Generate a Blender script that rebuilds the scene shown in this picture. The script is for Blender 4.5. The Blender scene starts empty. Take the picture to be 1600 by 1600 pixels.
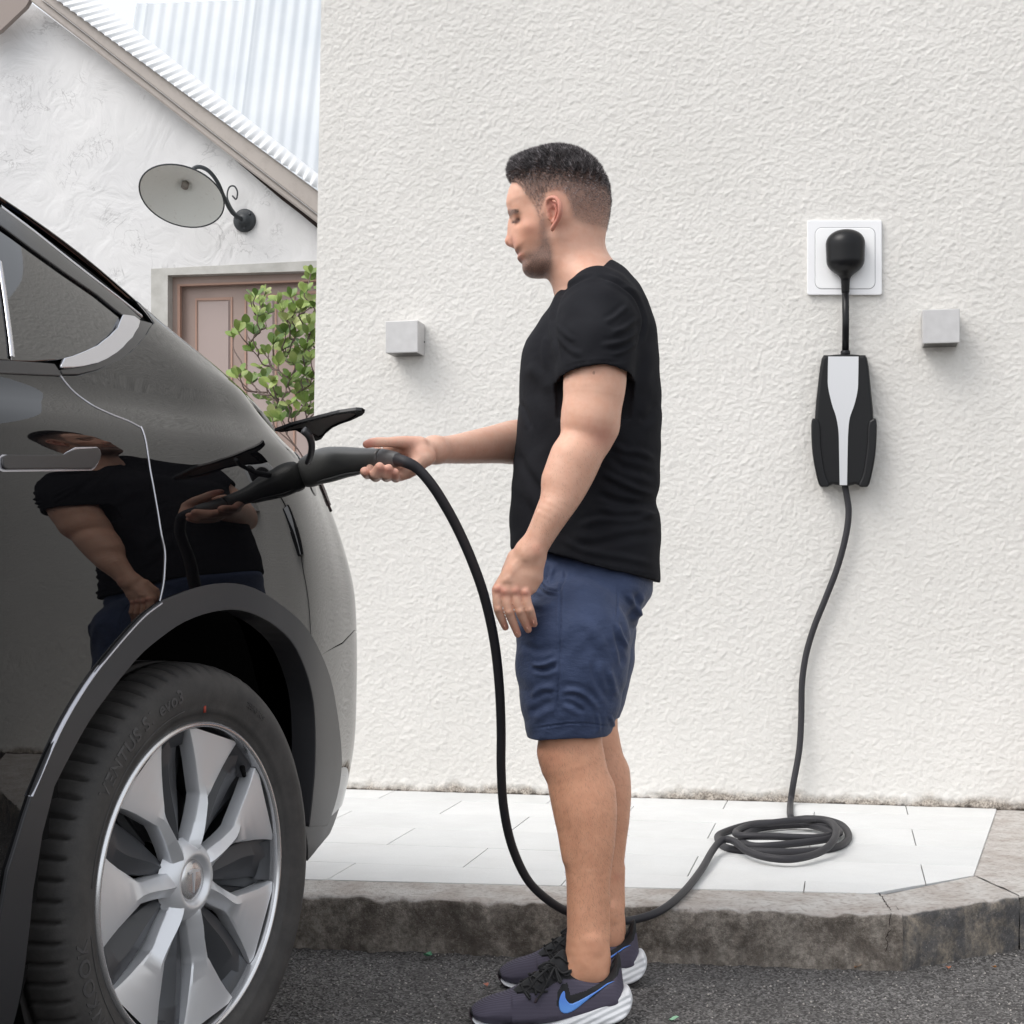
import bpy, bmesh, math, random
import numpy as np
from mathutils import Vector, Matrix
from mathutils.bvhtree import BVHTree
from mathutils.geometry import delaunay_2d_cdt
random.seed(4); rng = np.random.default_rng(7)
sc = bpy.context.scene
C = sc.collection
# ------------------------------------------------------------------ camera
F = 2448.0; HZ = 900.0; HC = 0.91       # focal length and horizon in photo pixels, camera height in metres
cam = bpy.data.cameras.new('camera'); co = bpy.data.objects.new('camera', cam); C.objects.link(co)
co.location = (0, 0, HC); co.rotation_euler = (math.pi/2, 0, 0)
cam.sensor_width = 36; cam.lens = F/1600*36; cam.shift_y = (HZ-800)/1600
cam.clip_start = .05; cam.clip_end = 3000
sc.camera = co
# ------------------------------------------------------------------ light
w = bpy.data.worlds.new('World'); sc.world = w; w.use_nodes = True
nt = w.node_tree; nt.nodes.clear()
sky = nt.nodes.new('ShaderNodeTexSky'); sky.sky_type = 'NISHITA'; sky.sun_disc = False
SUN_EL, SUN_AZ = math.radians(52), math.radians(238)   # azimuth clockwise from +Y, where the light comes from
sky.sun_elevation = SUN_EL; sky.sun_rotation = SUN_AZ; sky.air_density = 1.0; sky.dust_density = 4.0; sky.ozone_density = 1.0
mixw = nt.nodes.new('ShaderNodeMix'); mixw.data_type = 'RGBA'; mixw.inputs[0].default_value = .72
bw = nt.nodes.new('ShaderNodeRGBToBW'); bg = nt.nodes.new('ShaderNodeBackground'); bg.inputs[1].default_value = .15
ow = nt.nodes.new('ShaderNodeOutputWorld')
nt.links.new(sky.outputs[0], bw.inputs[0]); nt.links.new(sky.outputs[0], mixw.inputs[6]); nt.links.new(bw.outputs[0], mixw.inputs[7])
addw = nt.nodes.new('ShaderNodeMix'); addw.data_type = 'RGBA'; addw.blend_type = 'ADD'; addw.inputs[0].default_value = 1; addw.inputs[7].default_value = (4.6, 4.75, 4.95, 1)   # even bright overcast over the clear sky
nt.links.new(mixw.outputs[2], addw.inputs[6]); nt.links.new(addw.outputs[2], bg.inputs[0]); nt.links.new(bg.outputs[0], ow.inputs[0])
sl = bpy.data.lights.new('sun', 'SUN'); sl.energy = 1.1; sl.angle = math.radians(32); sl.color = (1, .97, .93)
so = bpy.data.objects.new('sun', sl); C.objects.link(so)
dv = Vector((math.sin(SUN_AZ)*math.cos(SUN_EL), math.cos(SUN_AZ)*math.cos(SUN_EL), math.sin(SUN_EL)))
so.rotation_euler = dv.to_track_quat('Z', 'Y').to_euler(); so.location = dv*20
sc.view_settings.view_transform = 'Standard'; sc.view_settings.look = 'None'
sc.view_settings.exposure = 0.0; sc.view_settings.gamma = 1; sc.view_settings.use_curve_mapping = False

# ------------------------------------------------------------------ helpers
def P(px, py, Y):
    return Vector(((px-800)/F*Y, Y, HC-(py-HZ)/F*Y))
def ray(px, py):
    return Vector(((px-800)/F, 1.0, -(py-HZ)/F))
def gz(px, py, z):                      # pixel -> point on the level z
    return P(px, py, F*(HC-z)/(py-HZ))
def tag(o, label=None, cat=None, group=None, kind=None):
    if label: o['label'] = label
    if cat: o['category'] = cat
    if group: o['group'] = group
    if kind: o['kind'] = kind
    return o
def root(name, loc, label, cat, group=None):
    o = bpy.data.objects.new(name, None); C.objects.link(o); o.location = loc; o.empty_display_size = .1
    return tag(o, label, cat, group)
def wloc(p):
    v = Vector((0, 0, 0))
    while p is not None: v += p.location; p = p.parent
    return v
def mk(name, V, Fc, mat, parent=None, smooth=True, N=None, col=None, loc=None, label=None):
    """one mesh object from world-space vertices"""
    V = np.asarray(V, dtype=np.float64).reshape(-1, 3)
    off = np.array(wloc(parent)) if parent is not None else np.zeros(3)
    l = np.zeros(3) if loc is None else np.array(loc) - off
    me = bpy.data.meshes.new(name)
    A = V-off-l
    if isinstance(Fc, np.ndarray):
        k = Fc.shape[1]; nf = len(Fc)
        me.vertices.add(len(A)); me.vertices.foreach_set('co', A.astype(np.float32).ravel())
        me.loops.add(nf*k); me.loops.foreach_set('vertex_index', Fc.astype(np.int32).ravel())
        me.polygons.add(nf); me.polygons.foreach_set('loop_start', np.arange(0, nf*k, k, dtype=np.int32))
        me.update(calc_edges=True)
    else:
        me.from_pydata([tuple(v) for v in A], [], [tuple(f) for f in Fc]); me.update()
    if smooth: me.polygons.foreach_set('use_smooth', [True]*len(me.polygons))
    if col is not None:
        ca = me.color_attributes.new('tint', 'FLOAT_COLOR', 'POINT')
        c = np.ones((len(V), 4), np.float32); c[:, :3] = col; ca.data.foreach_set('color', c.ravel())
    if N is not None:
        N = np.nan_to_num(np.asarray(N, float)); N[np.linalg.norm(N, axis=1) < 1e-6] = (0, 0, 1)
        me.normals_split_custom_set_from_vertices([tuple(n) for n in N])
    if mat: me.materials.append(mat)
    o = bpy.data.objects.new(name, me); C.objects.link(o); o.location = l
    if parent is not None: o.parent = parent
    if label: o['label'] = label
    return o
def merge(*parts):
    V = []; Fc = []; n = 0
    for v, f in parts:
        V += [tuple(q) for q in v]; Fc += [tuple(i+n for i in q) for q in f]; n += len(v)
    return V, Fc
def box(x0, x1, y0, y1, z0, z1):
    V = [(x, y, z) for x in (x0, x1) for y in (y0, y1) for z in (z0, z1)]
    return V, [(0, 1, 3, 2), (4, 6, 7, 5), (0, 4, 5, 1), (2, 3, 7, 6), (0, 2, 6, 4), (1, 5, 7, 3)]
def frame_box(O, ax, ay, az, lo, hi, bev=0):
    """box in a local frame, bevelled"""
    bm = bmesh.new(); V, Fc = box(lo[0], hi[0], lo[1], hi[1], lo[2], hi[2])
    vs = [bm.verts.new(v) for v in V]; [bm.faces.new([vs[i] for i in f]) for f in Fc]
    if bev: bmesh.ops.bevel(bm, geom=bm.edges[:], offset=bev, segments=2, affect='EDGES', profile=.6)
    bm.normal_update(); bm.verts.index_update()
    V = [O+ax*v.co.x+ay*v.co.y+az*v.co.z for v in bm.verts]; Fc = [[v.index for v in f.verts] for f in bm.faces]
    bm.free(); return V, Fc
def spline(pts, n):
    """Catmull-Rom through points (any dimension), n samples per span"""
    A = np.array([list(p) for p in pts], float); out = []
    A = np.vstack([2*A[0]-A[1], A, 2*A[-1]-A[-2]])
    for i in range(1, len(A)-2):
        for k in range(n):
            t = k/n; p0, p1, p2, p3 = A[i-1:i+3]
            out.append(.5*((2*p1)+(-p0+p2)*t+(2*p0-5*p1+4*p2-p3)*t*t+(-p0+3*p1-3*p2+p3)*t**3))
    out.append(A[-2]); return np.array(out)
def tube(path, rad, seg=12, cap=True, sq=(1, 1), up=None):
    """swept tube, rad number or list"""
    Q = [Vector(p) for p in path]; n = len(Q); V = []; Fc = []
    R = [rad]*n if np.isscalar(rad) else list(rad)
    T = [(Q[min(i+1, n-1)]-Q[max(i-1, 0)]).normalized() for i in range(n)]
    u = Vector(up) if up is not None else (Vector((0, 0, 1)) if abs(T[0].z) < .9 else Vector((0, 1, 0)))
    for i in range(n):
        if up is not None: u = Vector(up)
        u = (u-T[i]*u.dot(T[i])).normalized(); v = T[i].cross(u)
        for k in range(seg):
            a = 2*math.pi*k/seg
            V.append(Q[i]+u*(math.cos(a)*R[i]*sq[0])+v*(math.sin(a)*R[i]*sq[1]))
    for i in range(n-1):
        for k in range(seg):
            a = i*seg+k; b = i*seg+(k+1) % seg
            Fc.append((a, b, b+seg, a+seg))
    if cap:
        Fc.append(tuple(reversed(range(seg)))); Fc.append(tuple(range((n-1)*seg, n*seg)))
    return V, Fc
def inpoly(x, y, poly):
    x = np.asarray(x, float); y = np.asarray(y, float); r = np.zeros(x.shape, bool); n = len(poly)
    for i in range(n):
        x1, y1 = poly[i]; x2, y2 = poly[(i+1) % n]
        if y1 == y2: continue
        c = ((y1 > y) != (y2 > y)) & (x < (x2-x1)*(y-y1)/(y2-y1)+x1); r ^= c
    return r
def polydist(x, y, poly, closed=True):
    d = np.full(np.shape(x), 1e9); n = len(poly)
    for i in range(n if closed else n-1):
        ax, ay = poly[i]; bx, by = poly[(i+1) % n]; dx, dy = bx-ax, by-ay
        L = dx*dx+dy*dy+1e-12; t = np.clip(((x-ax)*dx+(y-ay)*dy)/L, 0, 1)
        d = np.minimum(d, np.hypot(x-ax-t*dx, y-ay-t*dy))
    return d
def resample(poly, step, closed=True):
    out = []; n = len(poly)
    for i in range(n if closed else n-1):
        a = np.array(poly[i], float); b = np.array(poly[(i+1) % n], float); L = np.linalg.norm(b-a)
        m = max(1, int(round(L/step)))
        for k in range(m): out.append(a+(b-a)*k/m)
    if not closed: out.append(np.array(poly[-1], float))
    return np.array(out)
def smoothpoly(pts, n=4, closed=True):
    if closed:
        A = [pts[-1]]+list(pts)+[pts[0], pts[1]]
        S = spline(A, n); return [tuple(p) for p in S[n:-n-1][:len(pts)*n]]
    return [tuple(p) for p in spline(pts, n)]
def fill2d(outline, step, holes=()):
    """triangulate a 2-D outline with inner grid points; returns points, tris, number of outline points"""
    o = np.array(outline, float); n = len(o)
    lo = o.min(0); hi = o.max(0)
    gx, gy = np.meshgrid(np.arange(lo[0], hi[0], step), np.arange(lo[1], hi[1], step)); gx[::2] += step/2
    gx = gx.ravel(); gy = gy.ravel()
    k = inpoly(gx, gy, outline) & (polydist(gx, gy, outline) > step*.45)
    pts = [Vector(p) for p in o]+[Vector((a, b)) for a, b in zip(gx[k], gy[k])]
    r = delaunay_2d_cdt(pts, [], [list(range(n))], 1, 1e-7)
    vs = np.array([tuple(v) for v in r[0]]); fs = [tuple(f) for f in r[2]]
    ring = [-1]*n
    for vi, orig in enumerate(r[3]):
        for q in orig:
            if q < n: ring[q] = vi
    return vs, fs, ring
def fftnoise(nx, ny, s0, s1=None, seed=0, ang=0):
    """tileable gaussian-filtered noise, feature sizes in cells, unit variance"""
    r = np.random.default_rng(seed); A = np.fft.rfft2(r.standard_normal((nx, ny)))
    fx = np.fft.fftfreq(nx)[:, None]; fy = np.fft.rfftfreq(ny)[None]
    s1 = s1 or s0; c, s = math.cos(ang), math.sin(ang)
    a = (fx*c+fy*s)*s0; b = (-fx*s+fy*c)*s1
    A = A*np.exp(-2*(math.pi**2)*(a*a+b*b)*.25)
    o = np.fft.irfft2(A, (nx, ny)); return o/o.std()
# ---- implicit surfaces
class Field:
    def __init__(s, lo, hi, h):
        s.lo = np.array(lo, float); s.h = h
        s.n = np.ceil((np.array(hi)-s.lo)/h).astype(int)+1
        s.F = np.full(s.n, 1.0, np.float32)
    def sub(s, lo, hi):
        a = np.clip(np.floor((np.array(lo)-s.lo)/s.h).astype(int), 0, s.n); b = np.clip(np.ceil((np.array(hi)-s.lo)/s.h).astype(int)+1, 0, s.n)
        sl_ = tuple(slice(i, j) for i, j in zip(a, b))
        ax = [s.lo[i]+s.h*np.arange(a[i], b[i]) for i in range(3)]
        return sl_, ax[0][:, None, None], ax[1][None, :, None], ax[2][None, None, :]
    def blend(s, sl_, d, k, mode='add'):
        A = s.F[sl_]
        if A.size == 0: return
        if mode == 'add':
            h = np.clip(k-np.abs(A-d), 0, None)/k; s.F[sl_] = np.minimum(A, d)-h*h*k*.25
        elif mode == 'cut':
            d = -d; h = np.clip(k-np.abs(A-d), 0, None)/k; s.F[sl_] = np.maximum(A, d)+h*h*k*.25
    def cone(s, a, b, ra, rb, k=.01, mode='add', sc_=None):
        a = np.array(a); b = np.array(b); m = max(ra, rb)+k+.01
        if sc_ is not None: m = m*max(1, max(sc_))
        sl_, x, y, z = s.sub(np.minimum(a, b)-m, np.maximum(a, b)+m)
        d = b-a; L = d@d+1e-12
        t = np.clip(((x-a[0])*d[0]+(y-a[1])*d[1]+(z-a[2])*d[2])/L, 0, 1)
        q = [x-a[0]-t*d[0], y-a[1]-t*d[1], z-a[2]-t*d[2]]
        if sc_ is not None: q = [q[i]/sc_[i] for i in range(3)]
        D = np.sqrt(q[0]**2+q[1]**2+q[2]**2)-(ra+(rb-ra)*t)
        s.blend(sl_, D.astype(np.float32), k, mode)
    def chain(s, pts, k=.01, mode='add', sc_=None):
        if len(pts) == 1: pts = [pts[0], pts[0]]
        A = np.array(pts, float); m = (A[:, 3]+k+.012)*(max(1, max(sc_)) if sc_ is not None else 1)
        sl_, _, _, _ = s.sub((A[:, :3]-m[:, None]).min(0), (A[:, :3]+m[:, None]).max(0))
        T_ = Field.__new__(Field); T_.lo = s.lo; T_.h = s.h; T_.n = s.n; off = np.array([q.start for q in sl_])
        D = np.full(s.F[sl_].shape, 1.0, np.float32)
        for p, q in zip(A[:-1], A[1:]):
            mm = max(p[3], q[3])*(max(1, max(sc_)) if sc_ is not None else 1)+k+.012
            s2, x, y, z = s.sub(np.minimum(p[:3], q[:3])-mm, np.maximum(p[:3], q[:3])+mm)
            s2 = tuple(slice(max(w_.start, o.start), min(w_.stop, o.stop)) for w_, o in zip(s2, sl_))
            x, y, z = [(s.lo[i]+s.h*np.arange(s2[i].start, s2[i].stop)).reshape([-1 if j == i else 1 for j in range(3)]) for i in range(3)]
            if min(x.size, y.size, z.size) == 0: continue
            r = tuple(slice(w_.start-o, w_.stop-o) for w_, o in zip(s2, off)); d = q[:3]-p[:3]; L = d@d+1e-12
            t = np.clip(((x-p[0])*d[0]+(y-p[1])*d[1]+(z-p[2])*d[2])/L, 0, 1); v = [x-p[0]-t*d[0], y-p[1]-t*d[1], z-p[2]-t*d[2]]
            if sc_ is not None: v = [v[i]/sc_[i] for i in range(3)]
            D[r] = np.minimum(D[r], np.sqrt(v[0]**2+v[1]**2+v[2]**2)-(p[3]+(q[3]-p[3])*t))
        s.blend(sl_, D, k, mode)
    def mesh(s):
        Fv = s.F; I = Fv < 0; nx, ny, nz = Fv.shape
        c = I[:-1, :-1, :-1].astype(np.int8)
        c = c+I[1:, :-1, :-1]+I[:-1, 1:, :-1]+I[1:, 1:, :-1]+I[:-1, :-1, 1:]+I[1:, :-1, 1:]+I[:-1, 1:, 1:]+I[1:, 1:, 1:]
        ii, jj, kk = np.nonzero((c > 0) & (c < 8)); n = len(ii)
        vid = np.full(c.shape, -1, np.int32); vid[ii, jj, kk] = np.arange(n)
        co_ = [(a, b, e) for a in (0, 1) for b in (0, 1) for e in (0, 1)]
        val = {q: Fv[ii+q[0], jj+q[1], kk+q[2]] for q in co_}
        S = np.zeros((n, 3)); W = np.zeros(n)
        for q in co_:
            for ax in range(3):
                if q[ax]: continue
                r = list(q); r[ax] = 1; r = tuple(r); a, b = val[q], val[r]; m = (a < 0) != (b < 0)
                t = np.where(m, a/np.where(m, a-b, 1), 0)
                for e in range(3): S[:, e] += np.where(m, q[e]+(t if e == ax else 0), 0)
                W += m
        V = S/W[:, None]+np.stack([ii, jj, kk], 1); V = V*s.h+s.lo
        faces = []
        for ax in range(3):
            a = [slice(None)]*3; b = [slice(None)]*3; a[ax] = slice(0, -1); b[ax] = slice(1, None)
            A = I[tuple(a)]; B = I[tuple(b)]; D = A != B
            o1, o2 = [e for e in range(3) if e != ax]
            idx = np.array(np.nonzero(D)); fl = A[tuple(idx)]
            ok = (idx[o1] > 0) & (idx[o2] > 0) & (idx[o1] < s.n[o1]-1) & (idx[o2] < s.n[o2]-1)
            idx = idx[:, ok]; fl = fl[ok]
            def cell(d1, d2):
                t = idx.copy(); t[o1] -= d1; t[o2] -= d2; return vid[tuple(t)]
            q = np.stack([cell(1, 1), cell(0, 1), cell(0, 0), cell(1, 0)], 1)
            if ax == 1: fl = ~fl
            q[~fl] = q[~fl][:, ::-1]; faces.append(q)
        return V, np.vstack(faces)
def relax(V, Fq, it=2, lam=.5):
    n = len(V); e = np.vstack([Fq[:, [i, (i+1) % Fq.shape[1]]] for i in range(Fq.shape[1])])
    deg = np.bincount(e[:, 0], minlength=n)+np.bincount(e[:, 1], minlength=n)
    for _ in range(it):
        S = np.zeros_like(V)
        for ax in range(3):
            S[:, ax] = np.bincount(e[:, 0], V[e[:, 1], ax], n)+np.bincount(e[:, 1], V[e[:, 0], ax], n)
        V = V+lam*(S/np.maximum(deg, 1)[:, None]-V)
    return V
def vnormals(V, Fq):
    a = V[Fq[:, 2]]-V[Fq[:, 0]]; b = V[Fq[:, -1]]-V[Fq[:, 1]]; nf = np.cross(a, b); N = np.zeros_like(V)
    for k in range(Fq.shape[1]):
        for ax in range(3): N[:, ax] += np.bincount(Fq[:, k], nf[:, ax], len(V))
    return N/np.maximum(np.linalg.norm(N, axis=1), 1e-12)[:, None]
def topx(V):                                 # world points -> photo pixels (used to lay out folds and colours while modelling)
    return 800+F*V[:, 0]/V[:, 1], HZ-F*(V[:, 2]-HC)/V[:, 1]

# ------------------------------------------------------------------ materials
def M(name, base=(.5, .5, .5), rough=.5, metal=0, spec=.5, **kw):
    m = bpy.data.materials.new(name); m.use_nodes = True; b = m.node_tree.nodes['Principled BSDF']
    b.inputs['Base Color'].default_value = (*base, 1); b.inputs['Roughness'].default_value = rough
    b.inputs['Metallic'].default_value = metal; b.inputs['Specular IOR Level'].default_value = spec
    for k, v in kw.items():
        b.inputs[k.replace('_', ' ')].default_value = v
    return m
class NB:
    def __init__(s, m): s.t = m.node_tree; s.b = s.t.nodes['Principled BSDF']
    def n(s, typ, **kw):
        q = s.t.nodes.new('ShaderNode'+typ)
        for k, v in kw.items():
            if k in ('data_type', 'operation', 'blend_type', 'noise_dimensions', 'feature', 'attribute_name', 'wave_type', 'bands_direction', 'distance', 'noise_type', 'clamp_factor', 'voronoi_dimensions'): setattr(q, k, v)
            else: q.inputs[int(k[1:]) if k[0] == '_' and k[1:].isdigit() else k].default_value = v
        return q
    def l(s, a, b): s.t.links.new(a, b); return s
    def coord(s, scale=None, obj=True):
        c = s.n('TexCoord'); o = c.outputs['Object']
        if scale:
            mp = s.n('Mapping'); mp.inputs['Scale'].default_value = scale; s.l(o, mp.inputs[0]); o = mp.outputs[0]
        return o
    def noise(s, sc_, det=4, rough=.5, vec=None, dist=0):
        q = s.n('TexNoise', Scale=sc_, Detail=det, Roughness=rough, Distortion=dist)
        s.l(vec or s.coord(), q.inputs['Vector']); return q.outputs['Fac']
    def ramp(s, fac, stops):
        q = s.n('ValToRGB'); e = q.color_ramp.elements
        while len(e) < len(stops): e.new(.5)
        for i, (p, c) in enumerate(stops):
            e[i].position = p; e[i].color = (*c, 1) if len(c) == 3 else c
        s.l(fac, q.inputs[0]); return q.outputs[0]
    def mix(s, fac, a, b, bt='MIX'):
        q = s.n('Mix', data_type='RGBA', blend_type=bt)
        for i, v in ((0, fac), (6, a), (7, b)):
            if hasattr(v, 'is_output'): s.l(v, q.inputs[i])
            elif i == 0: q.inputs[0].default_value = v
            else: q.inputs[i].default_value = (*v, 1)
        return q.outputs[2]
    def math(s, op, a, b=0.0, clamp=False):
        q = s.n('Math', operation=op); q.use_clamp = clamp
        for i, v in ((0, a), (1, b)):
            if hasattr(v, 'is_output'): s.l(v, q.inputs[i])
            else: q.inputs[i].default_value = v
        return q.outputs[0]
    def bump(s, h, strength, dist, prev=None):
        q = s.n('Bump', Strength=strength, Distance=dist); s.l(h, q.inputs['Height'])
        if prev: s.l(prev, q.inputs['Normal'])
        return q.outputs[0]
    def out(s, col=None, rough=None, nor=None):
        if col is not None: s.l(col, s.b.inputs['Base Color'])
        if rough is not None: s.l(rough, s.b.inputs['Roughness'])
        if nor is not None: s.l(nor, s.b.inputs['Normal'])
G3 = lambda v: (v, v, v)
def lerp3(a, b, t): return tuple(x+(y-x)*t for x, y in zip(a, b))
# ================================================================== SETTING
# --- materials
m_wall = M('stucco', (.72, .705, .67), .85, spec=.25); b = NB(m_wall)
co_ = b.coord()
sz = b.n('SeparateXYZ'); b.l(co_, sz.inputs[0])
big = b.noise(1.3, 3); c1 = b.ramp(big, [(.3, (.665, .647, .612)), (.7, (.735, .715, .68))])
n2 = b.noise(9, 5, .6); hgt = b.math('ADD', sz.outputs[2], b.math('MULTIPLY', b.math('SUBTRACT', n2, .5), -.10))
dirt = b.ramp(hgt, [(.140, G3(1)), (.170, G3(0))])
spk = b.ramp(b.noise(150, 3, .7), [(.38, (.12, .095, .075)), (.66, (.52, .46, .39))])
c2 = b.mix(b.math('MULTIPLY', dirt, .88), c1, spk)
line_ = b.ramp(b.math('ADD', sz.outputs[2], b.math('MULTIPLY', b.math('SUBTRACT', b.noise(28, 4, .6), .5), -.035)), [(.130, G3(1)), (.1365, G3(0))]); c2 = b.mix(b.math('MULTIPLY', line_, .9), c2, (.045, .035, .028))
fine = b.noise(420, 2); med = b.noise(105, 5, .65)
b.out(c2, nor=b.bump(fine, .3, .002, b.bump(med, .55, .005)))
m_tile = M('pavement_tile', (.74, .75, .75), .5, spec=.4); b = NB(m_tile)
c1 = b.ramp(b.noise(5, 6, .6), [(.3, (.60, .605, .60)), (.75, (.68, .685, .675))])
oi_ = b.n('ObjectInfo'); c1 = b.mix(.22, c1, b.ramp(oi_.outputs['Random'], [(0, (.45, .455, .45)), (1, (.78, .775, .76))])); c1 = b.mix(b.ramp(b.noise(3.2, 7, .7), [(.45, G3(0)), (.75, G3(.25))]), c1, (.42, .40, .37))
c2 = b.mix(.10, c1, b.ramp(b.noise(260, 2), [(.3, G3(.4)), (.6, G3(.8))]))
b.out(c2, rough=b.ramp(b.noise(20, 3), [(.3, G3(.45)), (.7, G3(.7))]), nor=b.bump(b.noise(160, 4), .15, .002))
def concrete(name, light, dark, top=False):
    m = M(name, light, .9, spec=.2); b = NB(m)
    n1 = b.noise(9, 10, .78, dist=.3); n2 = b.noise(60, 8, .8)
    c = b.mix(b.ramp(n1, [(.42, G3(0)), (.56, G3(1))]), dark, light)
    c = b.mix(b.ramp(n2, [(.40, G3(.65)), (.58, G3(0))]), c, lerp3(dark, (0, 0, 0), .45))
    c = b.mix(b.ramp(b.noise(260, 3, .6), [(.62, G3(0)), (.72, G3(.6))]), c, (.50, .46, .42))
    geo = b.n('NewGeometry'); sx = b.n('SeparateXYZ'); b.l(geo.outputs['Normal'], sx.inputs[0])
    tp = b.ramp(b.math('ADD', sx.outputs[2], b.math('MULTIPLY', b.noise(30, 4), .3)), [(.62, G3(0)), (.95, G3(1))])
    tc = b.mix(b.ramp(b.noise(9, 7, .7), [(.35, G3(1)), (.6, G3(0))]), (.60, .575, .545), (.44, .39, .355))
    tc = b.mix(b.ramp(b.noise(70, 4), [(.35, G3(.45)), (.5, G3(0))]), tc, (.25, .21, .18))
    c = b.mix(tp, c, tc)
    b.out(c, nor=b.bump(b.noise(90, 8, .75), .9, .008, b.bump(b.noise(320, 3), .5, .003)))
    return m
m_kerb = concrete('kerb_concrete', (.39, .35, .305), (.165, .142, .122))
m_kerb2 = concrete('kerb_concrete_bare', (.36, .31, .25), (.14, .135, .135))
m_asph = M('asphalt', (.05, .05, .05), .9, spec=.2); b = NB(m_asph)
vo = b.n('TexVoronoi', Scale=210); b.l(b.coord(), vo.inputs['Vector'])
vb = b.n('RGBToBW'); b.l(vo.outputs['Color'], vb.inputs[0])
c = b.ramp(vb.outputs[0], [(.25, (.060, .057, .055)), (.6, (.165, .158, .154)), (.93, (.31, .30, .29)), (.985, (.50, .46, .43))])
c = b.mix(b.ramp(b.noise(3, 5), [(.3, G3(.5)), (.7, G3(0))]), c, (.060, .056, .055))
b.out(c, nor=b.bump(vo.outputs['Distance'], .8, .004, b.bump(b.noise(60, 6, .7), .6, .006)))
m_house = M('rough_render', (.80, .80, .81), .85, spec=.25); b = NB(m_house)
st = b.noise(3.6, 3, .55, dist=2.6)
dv_ = b.math('ABSOLUTE', b.math('SUBTRACT', st, .5))
crk = b.ramp(dv_, [(.0, G3(1)), (.016, G3(0))])
st2 = b.math('ABSOLUTE', b.math('SUBTRACT', b.noise(8.5, 3, .6, dist=1.6), .5)); crk = b.math('MAXIMUM', crk, b.ramp(st2, [(.0, G3(.8)), (.014, G3(0))]))
brk = b.ramp(b.noise(5, 3), [(.50, G3(0)), (.60, G3(1))])
crk = b.math('MULTIPLY', crk, brk)
c = b.mix(b.math('MULTIPLY', crk, .5), b.ramp(b.noise(1.5, 5), [(.3, (.65, .645, .645)), (.7, (.75, .742, .735))]), (.26, .25, .25))
b.out(c, nor=b.bump(crk, -.5, .012, b.bump(b.noise(5, 4, .5, dist=1.5), .35, .03)))
m_fascia = M('painted_board', (.42, .375, .34), .6); b = NB(m_fascia); b.out(b.mix(b.ramp(b.noise(16, 6, .7, vec=b.coord((1, 1, 1))), [(.5, G3(0)), (.75, G3(.5))]), (.43, .385, .35), (.30, .26, .23)), nor=b.bump(b.noise(60, 3), .1, .002))
m_sheet = M('corrugated_sheet', (.62, .66, .71), .45, metal=0, spec=.5); b = NB(m_sheet)
b.out(b.ramp(b.noise(2.5, 6, .6), [(.3, (.46, .50, .54)), (.7, (.54, .57, .60))]))
m_sheetw = M('verge_sheet', (.74, .75, .76), .4); 
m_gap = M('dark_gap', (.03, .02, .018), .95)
m_frame = M('cement_surround', (.50, .49, .46), .85); b = NB(m_frame); b.out(b.ramp(b.noise(14, 6), [(.3, (.44, .43, .40)), (.7, (.56, .55, .52))]), nor=b.bump(b.noise(50, 4), .3, .004))
m_door = M('door_paint', (.40, .29, .26), .45); b = NB(m_door); b.out(b.ramp(b.noise(6, 3), [(.3, (.34, .25, .215)), (.7, (.39, .29, .25))]))
m_moul = M('door_moulding', (.44, .27, .205), .5)
m_iron = M('dark_iron', (.045, .05, .055), .5, spec=.4); b = NB(m_iron); b.out(nor=b.bump(b.noise(220, 3), .3, .001))
m_enam = M('enamel_shade', (.52, .53, .50), .45); b = NB(m_enam); b.out(b.mix(b.ramp(b.noise(60, 5, .7), [(.60, G3(0)), (.72, G3(.5))]), (.80, .81, .77), (.50, .45, .40)))

# --- wall plane: passes where the pavement meets it
ZP = .13
WA = gz(530, 1233, ZP); WB = gz(1600, 1265, ZP)
wd = (WB-WA); wd.z = 0; wd.normalize(); wn = Vector((wd.y, -wd.x, 0))   # wn points to the camera side
def wallY(px, off=0):                     # depth at which a pixel column meets the wall, off metres in front of it
    r = ray(px, HZ); O = WA+wn*off
    return (O.dot(wn))/(r.dot(wn))
def onwall(px, py, off=0):
    return P(px, py, wallY(px, off))
# displaced stucco sheet (real relief where the camera sees it)
WL = onwall(491, 900); s0 = (WL-WA).dot(wd); H = 3.5
step = .0040
nx = int((2.62-0)/step)+1; nz = int((H-.02)/step)+1
A1 = fftnoise(nx, nz, 1.9, 1.5, 1, .2); A2 = fftnoise(nx, nz, 3.4, 2.5, 2, -.15); A3 = fftnoise(nx, nz, 1.3, 1.3, 3)
dsp = .00054*np.clip(A1, -.8, 4)+.00044*np.clip(A2, -.7, 4)+.00035*A3
iu = np.arange(nx)*step; iz = .02+np.arange(nz)*step
lean = -.0245                              # the corner leans a little
edge = np.clip(1-(iu/.012), 0, 1)
UU = iu[:, None]+np.zeros(nz)[None]; ZZ = iz[None]+np.zeros(nx)[:, None]
low = np.clip(1-(ZZ-.13)/.05, 0, 1); dsp = dsp+low*(.004+.003*fftnoise(nx, nz, 4, 4, 9))
LX = np.clip(1-UU/.25, 0, 1)*((ZZ-1.55)*.0185)
pos = np.array(WL)[None, None]*[1, 1, 0]+UU[..., None]*np.array(wd)+(LX[..., None])*np.array(wd)+dsp[..., None]*np.array(wn)*(1-edge)[:, None, None]
pos[..., 2] = ZZ
idx = np.arange(nx*nz).reshape(nx, nz)
Fq = np.stack([idx[:-1, :-1], idx[1:, :-1], idx[1:, 1:], idx[:-1, 1:]], -1).reshape(-1, 4)
wroot = root('rendered_wall', (WL.x, WL.y, 0), 'tall off-white roughcast wall of the building behind the man, charger hung on it', 'wall')
mk('wall_face', pos.reshape(-1, 3), Fq, m_wall, wroot)
O = Vector((WL.x, WL.y, 0)); up = Vector((0, 0, 1))
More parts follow.
